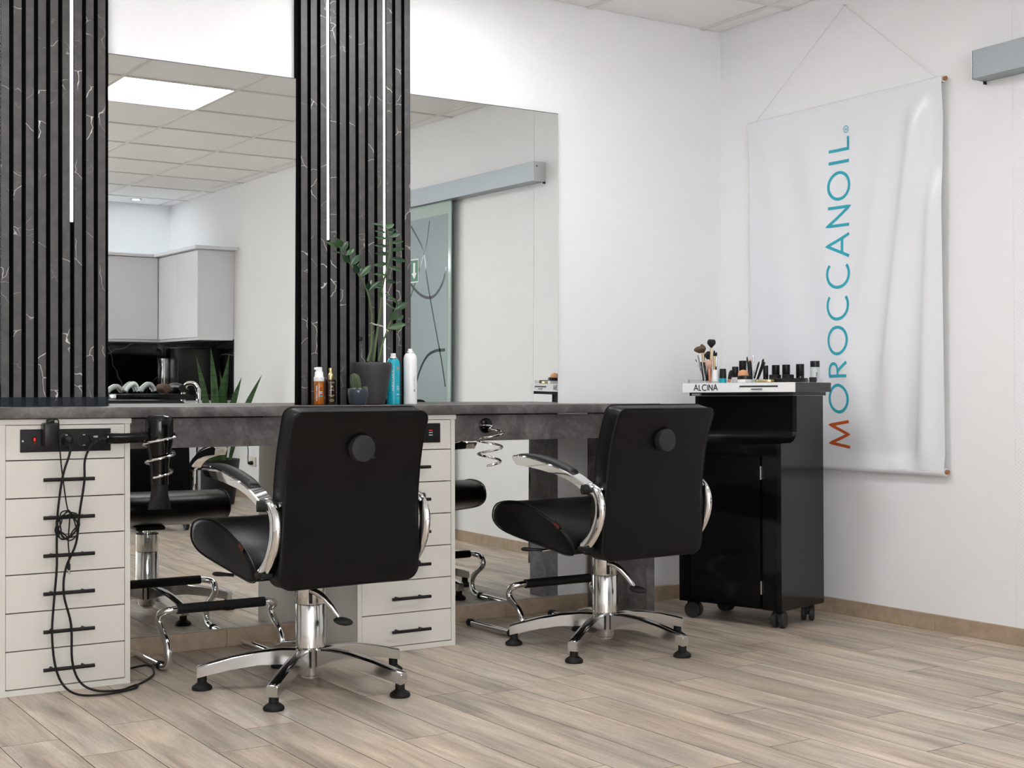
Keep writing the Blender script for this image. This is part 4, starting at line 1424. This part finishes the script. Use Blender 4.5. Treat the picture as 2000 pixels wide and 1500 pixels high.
def ribbon(pts, wd0):
    mb = MB()
    P2 = [Vector((a_, b_)) for a_, b_ in pts]
    P2 = [Vector((p.x, p.y, 0)) for p in P2]
    P2 = smooth_path(P2, 8)
    stroke_mesh(mb, [(p.x, p.y) for p in P2], wd0, lambda y_, z_: (-.0572, y_, z_), .05)
    return build('clear_line', mb, M['cleargap'], dg, smooth=0)


ribbon([(-2.45, 1.66), (-2.50, 1.56), (-2.60, 1.49), (-2.72, 1.49), (-2.84, 1.54), (-2.95, 1.62)], .018)
ribbon([(-2.46, 1.155), (-2.58, 1.15), (-2.68, 1.12), (-2.76, 1.05), (-2.82, .95), (-2.86, .8)], .018)
ribbon([(-2.455, .93), (-2.50, 1.08), (-2.56, 1.24), (-2.62, 1.40), (-2.69, 1.60), (-2.74, 1.78), (-2.9, 1.95)], .014)
ribbon([(-2.45, .72), (-2.6, .66), (-2.75, .70), (-2.9, .82)], .014)
ribbon([(-2.66, 1.96), (-2.70, 1.82), (-2.78, 1.68), (-2.9, 1.5)], .010)
sgn = thing('exit_sign', 'green emergency exit sign with white arrow stuck on the glass door', 'sign', (-.0575, -2.95, 1.587))
build('plate', MB().box(-.002, .0, -.15, .153, 0, .149), mat('sign_white_rim', srgb(228, 232, 230), .4), sgn, smooth=0)
build('green_field', MB().box(-.0026, -.002, -.143, .146, .007, .142), M['green'], sgn, smooth=0)
ar = MB().add([(-.0032, .100, .02), (-.0032, .132, .060), (-.0032, .112, .060), (-.0032, .112, .125), (-.0032, .086, .125), (-.0032, .086, .060), (-.0032, .066, .060)], [(0, 1, 2, 3, 4, 5, 6)])
build('arrow', ar, M['whiteink'], sgn, smooth=0)
build('door_pictogram', MB().box(-.0032, -.0026, -.11, -.03, .02, .125), M['whiteink'], sgn, smooth=0)

# ------------------------------------------------------------------ MAKEUP CART  (local: x = width to the right, y = depth away from the front)
th_ = math.radians(15 - 90)
ct = thing('makeup_cart', 'tall gloss black makeup cart on castors with white tray top', 'cart', (-.6132, -.4156, 0), th_)
W, D = .479, .325
z0 = .07
prof = [(0, z0), (D, z0), (D, .905), (.12, .905), (.12, .78)]
for i in range(7):
    a_ = math.radians(0 + 90 * i / 6)
    prof.append((.12 - .055 + .055 * math.cos(a_) - .0, .775 - .055 * math.sin(a_)))
prof.append((.005, .720))
prof.append((.0, .717))
pf = MB()
for xx0, xx1 in ((0, .018), (W - .018, W)):
    n = len(prof)
    pf.add([(xx0, a_, b_) for a_, b_ in prof] + [(xx1, a_, b_) for a_, b_ in prof],
           [tuple(range(n - 1, -1, -1)), tuple(n + i for i in range(n))] + [(i, (i + 1) % n, n + (i + 1) % n, n + i) for i in range(n)])
build('side_panel', pf, M['lacqside'], ct, smooth=30)
inner = MB()
inner.box(.018, W - .018, .010, D - .002, z0, .7165)
inner.box(.018, W - .018, .124, D - .002, .7165, .905)
build('body', inner, M['glossblack'], ct, smooth=0)
rec = [(.006, .7172)] + [(.12 - .055 + .055 * math.sin(math.radians(90 * i / 6)), .7175 + .055 - .055 * math.cos(math.radians(90 * i / 6))) for i in range(7)] + [(.1235, .905)]
n = len(rec)
build('recess_lining', MB().add([(.018, a_, b_) for a_, b_ in rec] + [(W - .018, a_, b_) for a_, b_ in rec], [(i, i + 1, n + i + 1, n + i) for i in range(n - 1)]), mat('satin_black_lacquer', g(.003), .3, Specular_IOR_Level=.1), ct, smooth=50)
fs_ = MB().box(.018, .058, .0005, .0105, z0, .7165).box(.394, W - .018, .0005, .0105, z0, .7165).box(.058, .394, .0005, .0105, .676, .7165)
build('front_frame', fs_, M['glossblack'], ct, smooth=0)
dm_ = MB().add([(.0625, -.006, .078), (.388, -.006, .078), (.388, -.006, .669), (.13, -.006, .669), (.125, -.006, .660), (.0625, -.006, .660),
                (.0625, .0095, .078), (.388, .0095, .078), (.388, .0095, .669), (.13, .0095, .669), (.125, .0095, .660), (.0625, .0095, .660)],
               [(0, 1, 2, 3, 4, 5), (11, 10, 9, 8, 7, 6)] + [(i, (i + 1) % 6, 6 + (i + 1) % 6, 6 + i) for i in range(6)])
dr_ = build('door', dm_, M['glossblack'], ct, smooth=0)
for zz_ in (.13, .578):
    build('hinge', MB().rbox(.3885, .3935, -.008, .004, zz_, zz_ + .052, .001, 1), M['silver'], dr_)


def castor(x, y, rz):
    wm = MB()
    r = .0325
    for sx in (-1, 1):
        wm.lathe([(.010, -.008), (r - .004, -.0095), (r, -.006), (r, .006), (r - .004, .0095), (.010, .008)], (sx * .0155, 0, r), 28, 'x')
    f = MB().cyl((0, .02, .0325), (0, .02, .0695), .008, 12).rbox(-.0075, .0075, -.024, .026, .026, .060, .006, 2)
    p_ = build('castor', f, M['matteblack'], ct)
    p_.location = (x, y, 0)
    p_.rotation_euler = (0, 0, rz)
    build('wheel', wm, M['greyplastic'], p_)


castor(.040, .045, math.radians(100))
castor(W - .038, .045, math.radians(10))
castor(W - .045, D - .05, math.radians(25))
castor(.045, D - .05, math.radians(80))
# tray
TZ0, TZ1 = .9195, .957
TX0, TX1, TY0, TY1 = .006, .530, .02, .30
build('tray_core', MB().rbox(TX0, TX1, TY0 + .004, TY1, TZ0, TZ1 - .0005, .001, 1), mat('tray_graphite', g(.03), .3), ct)
wf_ = MB().box(TX0, TX1, TY0, TY0 + .004, TZ0, TZ0 + .0125).box(TX0, .278, TY0, TY0 + .004, TZ0 + .0125, TZ1).box(.455, TX1, TY0, TY0 + .004, TZ0 + .0125, TZ1).box(.278, .455, TY0, TY0 + .004, TZ1 - .0115, TZ1)
fa = build('tray_fascia', wf_, M['white'], ct, smooth=0)
build('slot_drawer', MB().box(.280, .453, TY0 + .0015, TY0 + .0045, TZ0 + .0126, TZ1 - .0185), M['white'], fa, smooth=0)
build('drawer_pull', MB().rbox(.335, .385, TY0 - .006, TY0 + .001, TZ0 + .0105, TZ0 + .0135, .001, 1), M['matteblack'], fa)
tx = MB()
text_mesh(tx, 'ALCINA', lambda u, v: (.063 + u, TY0 - .0006, TZ0 + .0075 + v), .0232, 0, .20, .19)
build('lettering', tx, M['blackink'], fa, smooth=0)
build('under_shelf', MB().box(.030, .512, .035, .29, .9055, .9190), M['lacqside'], ct, smooth=0)
build('slide_rail', MB().box(.045, .085, .030, .035, .9070, .9150), M['silver'], ct, smooth=0)
wt_ = MB().box(TX0 + .002, TX1 - .002, TY0 + .002, TY1, TZ1 - .0004, TZ1)
build('tray_top', wt_, M['white'], ct, smooth=0)

# things on the tray; positions given in tray coordinates (x to the right, y = depth)
Rz = Matrix.Rotation(th_, 3, 'Z')


def tray(x, y, z=TZ1):
    return Vector((-.6132, -.4156, 0)) + Rz @ Vector((x, y, z))


def sx_(u, y=.1):
    """picture sketch column (0..2000 over the tray) -> tray x, for an item standing at depth y"""
    px = 1300 + u / 5.556
    return (px - 1326 + (-270 * y)) / (414 + 10 * y) * 1.0


def item(name, label, cat, u, y, group=None):
    x = sx_(u, y)
    return thing(name, label, cat, tray(x, y), th_, group), x


S_ = 1 / 5.556 / 512        # metres per sketch unit at the tray


def hgt(v):
    return (588 - v) * S_


# clear organiser
org = thing('makeup_organiser', 'shallow clear acrylic organiser holding the makeup on the cart', 'organiser', tray(0, 0), th_)
ob = MB()
xa, xb, ya_, yb2 = .025, .500, .035, .285
hh = .016
ob.box(xa, xb, ya_, ya_ + .002, .0005, hh).box(xa, xb, yb2 - .002, yb2, .0005, hh).box(xa, xa + .002, ya_ + .002, yb2 - .002, .0005, hh).box(xb - .002, xb, ya_ + .002, yb2 - .002, .0005, hh)
build('acrylic_rim', ob, M['glass'], org, smooth=0)


def lath_item(name, label, cat, u, y, parts, n=24, group=None):
    t, x = item(name, label, cat, u, y, group)
    for nm, prof_, mt in parts:
        build(nm, MB().lathe(prof_, n=n), mt, t)
    return t


BK = M['blackplastic']
lath_item('cosmetic_jar', 'white cylindrical cosmetic jar right of the brush cup on the cart', 'jar', 558, .07, [('body', [(.0140, .0005), (.0145, .001), (.0145, .0065), (.0140, .007)], M['glass']), ('lid', [(.0135, .007), (.0146, .0075), (.0146, .053), (.0138, .0545)], M['whitecap'])])
lath_item('nail_polish', 'small teal glitter jar with black cap on the cart tray', 'jar', 640, .07, [('jar', [(.0145, .0005), (.0155, .001), (.0155, .0185), (.014, .0195)], M['teal']), ('cap', [(.0150, .0195), (.0148, .021), (.0128, .056), (.012, .058)], BK)])
lath_item('compact', 'round black compact with white base beside the peach sponge', 'compact', 880, .06, [('base', [(.029, .0005), (.030, .001), (.030, .0135)], M['whitecap']), ('lid', [(.030, .0138), (.0305, .0145), (.0305, .026), (.029, .0275)], BK)], 32)
t, x = item('makeup_sponge', 'peach dome-shaped makeup sponge on the round black compact', 'sponge', 862, .06)
t.location.z = TZ1 + .0285
build('sponge', MB().lathe([(.0205, 0), (.0220, .002), (.0205, .010), (.0155, .0185), (.009, .0225), (.0005, .024)], n=28), M['peach'], t)
for u, v, y, wd, lb in [(778, 395, .16, 38, 'square black bottle cap directly left of the brown-capped foundation bottle'), (862, 326, .17, 44, 'tallest black-capped bottle standing behind the peach sponge'), (1112, 388, .17, 30, 'black-capped bottle partly hidden by the leaning eyeliner pens'),
                        (1220, 385, .17, 45, 'black-capped bottle right of the leaning pens, first of a pair'), (1330, 383, .17, 45, 'black-capped bottle right of the leaning pens, second of a pair'), (1475, 380, .17, 46, 'black-capped bottle standing alone near the frosted bottle')]:
    if u == 778:
        lb = 'black-capped bottle left of the tallest black-capped bottle'
    r_ = wd * S_
    hc = hgt(v)
    lath_item('foundation_bottle', lb, 'bottle', u, y, [('bottle', [(r_ * .92, .0005), (r_, .001), (r_, hc * .34), (r_ * .8, hc * .36)], M['glass'] if u in (778, 862) else M['brownglass']), ('cap', [(r_ * .97, hc * .36), (r_, hc * .37), (r_, hc - .001), (r_ * .95, hc)], BK)], 28, 'black-capped makeup bottles on the cart')
t = lath_item('toner_bottle', 'frosted clear bottle with black cap at the right end of the tray', 'bottle', 1640, .225, [('bottle', [(.0175, .0005), (.0188, .001), (.0188, .060), (.017, .0615)], M['frost']), ('cap', [(.018, .0615), (.0188, .0625), (.0188, .0845), (.018, .0855)], BK)], 30)
tm = MB()
va_ = math.radians(-70)
text_mesh(tm, 'ALCINA', lambda u, v: (.0191 * math.cos(va_ + (-v + .004) / .0188 + .5), .0191 * math.sin(va_ + (-v + .004) / .0188 + .5), .006 + u), .0070, 0, .2, .16)
build('lettering', tm, M['blackink'], t, smooth=0)
# flat things
t, x = item('gold_palette', 'flat gold patterned powder palette lying at the tray front', 'palette', 1090, .055)
gp = MB().lathe([(.038, .0005), (.042, .002), (.043, .007), (.041, .011), (.030, .0125)], n=36, sy=.6)
build('case', gp, M['gold'], t)
t, x = item('eyeshadow_palette', 'flat black palette lying right of the gold palette', 'palette', 1370, .10)
build('case', MB().rbox(-.070, .060, -.03, .03, .0005, .011, .002, 2), BK, t)
build('lid_edge', MB().rbox(-.069, .059, -.031, .029, .0115, .0165, .002, 2), M['matteblack'], t)
t, x = item('powder_box', 'small black box beside the frosted bottle at the tray end', 'box', 1625, .215)
build('box', MB().rbox(-.014, .014, -.014, .014, .0005, .021, .002, 2), M['greyplastic'], t)
for u, y, lb in ((1205, .115, 'black pot stacked low under the first of the paired bottles'), (1340, .115, 'black pot stacked low under the second of the paired bottles')):
    lath_item('powder_pot', lb, 'jar', u, y, [('pot', [(.0225, .0005), (.0232, .001), (.0232, .0135), (.0222, .015)], BK), ('lid', [(.0225, .0152), (.0235, .016), (.0235, .030), (.0222, .0315)], M['matteblack'])], 28)

# leaning or standing sticks


def stick(name, label, cat, a, b, y0, y1, segs, n=12, group=None):
    """rod from sketch point a (bottom) to b (top); segs: (t0, t1, r0, r1, material, part name)"""
    A = tray(sx_(a[0], y0), y0, TZ1 + max(hgt(a[1]), .002))
    B = tray(sx_(b[0], y1), y1, TZ1 + hgt(b[1]))
    t = thing(name, label, cat, A, 0, group)
    for t0, t1, r0, r1, mt, nm in segs:
        p0, p1 = (B - A) * t0, (B - A) * t1
        if isinstance(r0, (list, tuple)):
            m_ = len(r0)
            build(nm, MB().tube([p0 + (p1 - p0) * i / (m_ - 1) for i in range(m_)], list(r0), n), mt, t)
        else:
            build(nm, MB().tube([p0, p1], [r0, r1], n), mt, t)
    return t


cup, x = item('brush_cup', 'clear plastic cup holding makeup brushes on the cart', 'cup', 440, .075)
build('cup_wall', MB().lathe([(.0165, .0005), (.0168, .070), (.0155, .070), (.0152, .003), (.0005, .003)], n=28, caps=False).lathe([(.0005, .0005), (.0165, .0005)], n=28, caps=False), M['glass'], cup)
fan = (.004, .010, .018, .0225, .0225, .017, .006)
stick('makeup_brush', 'fan makeup brush with brown bristles and silver ferrule, leftmost tall brush', 'brush', (425, 560), (372, 155), .075, .065,
      [(0, .55, .0035, .004, BK, 'brush_handle'), (.55, .80, .004, .0035, M['silver'], 'ferrule'), (.80, 1.0, (.0035, .010, .017, .0215, .0225, .0205, .015, .005), 0, M['brownhair'], 'bristles')])
stick('makeup_brush', 'makeup brush with brown bristles and pale gold ferrule', 'brush', (455, 560), (405, 130), .078, .085,
      [(0, .5, .0045, .0055, BK, 'brush_handle'), (.5, .76, .0048, .006, M['gold'], 'ferrule'), (.76, 1.0, (.006, .010, .014, .0155, .014, .009, .003), 0, M['brownhair'], 'bristles')])
stick('makeup_brush', 'black-bristled makeup brush half hidden behind the gold one', 'brush', (470, 560), (480, 212), .085, .10,
      [(0, .6, .004, .005, BK, 'brush_handle'), (.6, .72, .005, .006, M['silver'], 'ferrule'), (.72, 1.0, (.006, .011, .015, .0165, .015, .011, .004), 0, M['blackhair'], 'bristles')])
stick('makeup_brush', 'tallest makeup brush with flared black bristles and gold ferrule', 'brush', (500, 540), (516, 78), .085, .08,
      [(0, .5, .0045, .0052, M['copper'], 'brush_handle'), (.5, .79, .0052, .0036, M['gold'], 'ferrule'), (.79, 1.0, (.0036, .008, .0135, .0172, .0178, .0165, .012), 0, M['blackhair'], 'bristles')])
stick('makeup_brush', 'powder brush with pale pink bristles and rose gold handle', 'brush', (497, 585), (483, 322), .05, .045,
      [(0, .62, .0042, .0065, M['copper'], 'brush_handle'), (.62, 1.0, (.0065, .0105, .014, .0152, .0145, .0115, .005), 0, M['pinkhair'], 'bristles')])
stick('eyeshadow_brush', 'thin eyeshadow brush leaning furthest left in the cup', 'brush', (402, 480), (336, 306), .075, .07, [(0, .85, .0016, .0014, M['silver'], 'brush_handle'), (.85, 1, .0022, .0012, M['blackhair'], 'bristles')])
stick('eyeshadow_brush', 'thin dark brush beside the fan brush, leaning left', 'brush', (400, 480), (360, 254), .082, .08, [(0, .88, .0018, .0014, M['brownglass'], 'brush_handle'), (.88, 1, .0018, .0008, M['brownhair'], 'bristles')])
stick('eyeshadow_brush', 'thin black-tipped silver brush standing upright at the cup right', 'brush', (562, 560), (568, 228), .09, .09, [(0, .5, .003, .003, BK, 'brush_handle'), (.5, .86, .0028, .0024, M['silver'], 'ferrule'), (.86, 1, (.0024, .004, .0042, .002), 0, M['blackhair'], 'bristles')])
stick('eyeshadow_brush', 'wide tan-handled brush behind the tallest brush', 'brush', (545, 540), (545, 204), .10, .10, [(0, .8, .0045, .0045, M['gold'], 'brush_handle'), (.8, 1, (.0045, .005, .0045, .002), 0, M['blackhair'], 'bristles')])
stick('lipstick', 'black lipstick tube standing tilted beside the teal jar', 'lipstick', (706, 580), (732, 442), .06, .06, [(0, .28, .0065, .0068, M['copper'], 'base'), (.28, 1, (.0078, .0078, .0078, .0074, .0035), 0, BK, 'cap')])
cup2, x = item('pencil_cup', 'small clear cup of mascaras and pens behind the compact', 'cup', 972, .10)
build('cup_wall', MB().lathe([(.013, .0005), (.0155, .052), (.0145, .052), (.012, .003), (.0005, .003)], n=24, caps=False).lathe([(.0005, .0005), (.013, .0005)], n=24, caps=False), M['glass'], cup2)
for k, (a_, b_, r_, mt, lb, yy) in enumerate([((930, 540), (906, 290), .0036, BK, 'thin black mascara standing left in the pencil cup', .10), ((950, 540), (935, 335), .0072, BK, 'thick black mascara standing in the pencil cup', .105), ((985, 540), (972, 272), .0036, M['silver'], 'silver-capped pen, tallest in the pencil cup', .10),
                                             ((985, 540), (1035, 347), .0040, BK, 'black eyeliner pen leaning right, leftmost of three', .098), ((998, 545), (1060, 345), .0026, M['whitecap'], 'thin white pen between the leaning eyeliners', .094), ((1010, 545), (1083, 318), .0048, BK, 'tallest black eyeliner leaning right in the pencil cup', .10),
                                             ((1020, 545), (1096, 352), .0044, BK, 'rightmost black eyeliner leaning right in the pencil cup', .105), ((948, 540), (945, 318), .0045, M['copper'], 'coppery lip pencil behind the silver pen', .11)]):
    stick('cosmetic_pen', lb, 'pen', a_, b_, yy, yy + .005, [(0, .7, r_, r_, mt, 'barrel'), (.7, 1.0, (r_ * 1.06, r_ * 1.06, r_ * 1.0, r_ * .5), 0, mt, 'cap')], 12, 'pens in the clear pencil cup')

# ------------------------------------------------------------------ WHAT THE MIRRORS SHOW: kitchen corner, planter, trolley
kb = thing('kitchen_base_unit', 'white kitchen base cabinets with black worktop in the far corner', 'cabinet', (-1.6, YB + .3, 0))
bb = MB().box(-1.6, 1.02, -.297, .28, .10, .79).box(1.02, 1.595, -.297, 1.28, .10, .79)
build('body', bb, M['kitchen'], kb, smooth=0)
build('plinth', MB().box(-1.6, 1.0, -.297, .24, 0, .10).box(1.06, 1.595, -.297, 1.26, 0, .10), M['greyplastic'], kb, smooth=0)
build('black_worktop', MB().rbox(-1.6, 1.0, -.297, .30, .7905, .83, .002, 1).rbox(1.0, 1.597, -.297, 1.31, .7905, .83, .002, 1), M['glossblack'], kb)
for k in range(4):
    build('door', MB().rbox(-1.58 + k * .62, -.975 + k * .62, .281, .299, .115, .775, .002, 1), M['kitchen'], kb)
sb = struct(build('trim_1', MB().box(-3.2, -.012, YB, YB + .010, .8305, 1.30).box(-.010, 0, YB + .010, -6.085, .8305, 1.30), M['terrazzo'], smooth=0), 'black marble splashback')
ku = thing('kitchen_wall_unit', 'white gloss kitchen wall cabinets meeting in the far corner', 'cabinet', (-1.4, YB + .2, 1.29))
build('carcass', MB().box(-1.8, 1.398, -.197, .40, 0, .745).box(1.10, 1.398, .40, 1.41, 0, .745), M['kitchen'], ku, smooth=0)
build('top_board', MB().box(-1.8, 1.398, -.197, .45, .747, .772).box(1.03, 1.398, .45, 1.50, .747, .772), M['kitchen'], ku, smooth=0)
for k in range(4):
    build('door', MB().rbox(-1.78 + k * .715, -1.07 + k * .715, .401, .419, .022, .743, .0015, 1), M['kitchen'], ku)
for k in range(2):
    build('door', MB().rbox(1.081, 1.099, .425 + k * .495, .917 + k * .495, .022, .743, .0015, 1), M['kitchen'], ku)
cm = thing('coffee_machine', 'black and silver coffee machine under the far wall cabinets', 'coffee machine', (-.27, -6.55, .8303))
build('housing', MB().rbox(-.13, .24, -.17, .22, 0, .40, .01, 2), M['blackplastic'], cm)
build('front_column', MB().rbox(-.20, -.132, -.10, .02, .0, .31, .006, 2), M['chrome'], cm)
build('display', MB().rbox(-.205, -.131, -.11, .03, .312, .40, .006, 2), M['glossblack'], cm)
tw = thing('white_bowl', 'white bowl on the black kitchen worktop', 'bowl', (-1.02, -7.18, .8303))
build('bowl', MB().lathe([(.04, 0), (.075, .04), (.085, .10), (.08, .10), (.07, .045), (.01, .01)], n=28, caps=False), M['whitecap'], tw)

spt = thing('snake_plant', 'tall snake plant in a black planter by the right wall', 'plant', (-.42, -5.33, 0))
build('planter', MB().lathe([(.12, .001), (.125, .004), (.165, .34), (.165, .35), (.15, .35), (.145, .31), (.002, .31)], n=36, caps=False).lathe([(.002, .001), (.12, .001)], n=36, caps=False), M['matteblack'], spt)
build('soil', MB().lathe([(.148, .318), (.001, .322)], n=28, caps=False), M['soil'], spt)
lat = Vector((.84, .54, 0))
for k, (tt, zt, wd) in enumerate([(-.16, 1.14, .055), (-.07, 1.21, .06), (0.0, 1.03, .05), (.10, 1.17, .055), (.085, 1.12, .05), (.18, .98, .06), (.355, 1.0, .055), (-.13, .93, .05), (.03, .85, .07), (.06, .80, .08), (.13, .78, .07), (-.03, .82, .07), (-.08, .7, .06)]):
    base = lat * (tt * .25 + random.uniform(-.03, .03)) + Vector((random.uniform(-.03, .03), random.uniform(-.05, .05), .31))
    tip = lat * tt + Vector((0, random.uniform(-.06, .06), zt))
    rings = []
    for i in range(9):
        s = i / 8
        c_ = base.lerp(tip, s) + lat * (-.03 * math.sin(PI * s) * (1 if tt > 0 else -1))
        w_ = wd / 2 * [.42, .55, .75, .95, 1, .97, .8, .46, .03][i]
        nn = Vector((-.54, .84, 0))
        rings.append([c_ + lat * w_ + nn * w_ * .35, c_ + nn * .003, c_ - lat * w_ + nn * w_ * .35, c_ - nn * .003])
    build('leaf', MB().loft(rings), M['snake'], spt, smooth=60)
ol_ = thing('wall_socket', 'cream double wall socket with black plug on the right wall', 'socket', (0, -5.66, .30))
build('plate', MB().rbox(-.012, -.0005, -.072, .072, -.038, .038, .003, 2), M['outlet'], ol_)
build('plug', MB().lathe([(.016, 0), (.016, .02), (.008, .04)], n=16, axis='x').xform(lambda p: (-.012 - p.x, p.y + .02, p.z - .01)), M['matteblack'], ol_)
build('cable', MB().tube(smooth_path([(-.05, .02, -.01), (-.05, .015, .03), (-.03, -.03, .10), (-.02, -.10, .16), (-.02, -.2, .2)], 5), .004, 8), M['rubber'], ol_)

tr = thing('salon_trolley', 'black salon trolley with chrome end frame seen in the left mirror', 'trolley', (-1.44, -3.83, 0))
build('body', MB().rbox(-.20, .20, -.16, .16, .10, .80, .006, 2), M['blackplastic'], tr)
for k in range(5):
    build('drawer', MB().rbox(-.19, .19, .161, .175, .115 + k * .135, .24 + k * .135, .003, 1), M['matteblack'], tr)
build('tray', MB().rbox(-.27, .205, -.17, .17, .837, .872, .004, 2), M['glossblack'], tr)
build('shelf', MB().rbox(-.27, .205, -.165, .165, .815, .822, .002, 1), M['frost'], tr)
ha = [(.265, -.10, .06), (.265, -.10, .84), (.265, -.092, .90), (.265, -.06, .935), (.265, 0, .945), (.265, .06, .935), (.265, .092, .90), (.265, .10, .84), (.265, .10, .06)]
hf = MB().tube(smooth_path([(.238 + .074 * (p[1] + .1) / .2, -.02 + p[1] * .4, p[2] - .004) for p in ha], 4), .0145, 14)
build('chrome_frame', hf, M['chrome'], tr)
for sx, sy in ((-.02, -.10), (.255, -.06), (-.10, .12), (.2, .12)):
    cs = build('castor', MB().lathe([(.010, -.010), (.028, -.012), (.033, -.008), (.033, .008), (.028, .012), (.010, .010)], (0, 0, .0335), 24, 'x').xform(lambda p: (p.x, p.y, p.z)), M['greyplastic'], tr)
    cs.location = (sx, sy, 0)
    build('fork', MB().box(-.016, .016, -.012, .012, .05, .105), M['alu'], cs, smooth=0)
for k, (xx, yy, rot_, lb, hz_) in enumerate([(-.225, .02, .1, 'white folded towel at the tray left end', .045), (-.118, .0, -.1, 'grey-white towel bent over in the middle of the tray', .062), (-.010, .0, .1, 'grey towel bent over next to the round brush', .060)]):
    t = thing('folded_towel', lb, 'towel', (-1.44 + xx, -3.83 + yy, .8725), rot_, 'bent towels on the trolley')
    for q in range(2):
        yq = (q - .5) * .05
        build('towel_fold', MB().tube(smooth_path([(-.052, yq, .016), (-.040, yq, hz_ * .6), (-.012, yq + .006, hz_), (.012, yq, hz_ * .93), (.030, yq - .004, hz_ * .5), (.034, yq, .016)], 5), .0155, 12, squash=((1, 0, 0), .8)), mat('towel_grey', srgb(176, 180, 178), .9) if (k + q) % 2 else mat('towel_white', srgb(232, 234, 232), .9), t)
rb = thing('round_brush', 'round hairbrush with brown bristles on the salon trolley', 'hairbrush', (-1.355, -3.83, .8725 + .034), 1.35)
build('bristle_barrel', MB().lathe([(.006, -.05), (.028, -.046), (.034, 0), (.028, .046), (.006, .05)], n=22, axis='x'), M['brownhair'], rb)
build('handle', MB().lathe([(.007, -.16), (.010, -.15), (.008, -.10), (.009, -.05)], n=14, axis='x'), M['whitecap'], rb)
bd = thing('trolley_dryer', 'black hair dryer lying at the chrome end of the trolley tray', 'hair dryer', (-1.27, -3.83, .8725 + .036), 1.5)
build('body', MB().lathe([(.020, -.07), (.034, -.06), (.036, 0), (.030, .06), (.024, .10)], n=22, axis='x'), M['blackplastic'], bd)
build('handle', MB().tube([(-.03, -.02, -.005), (-.05, -.10, -.018)], .015, 12), M['blackplastic'], bd)
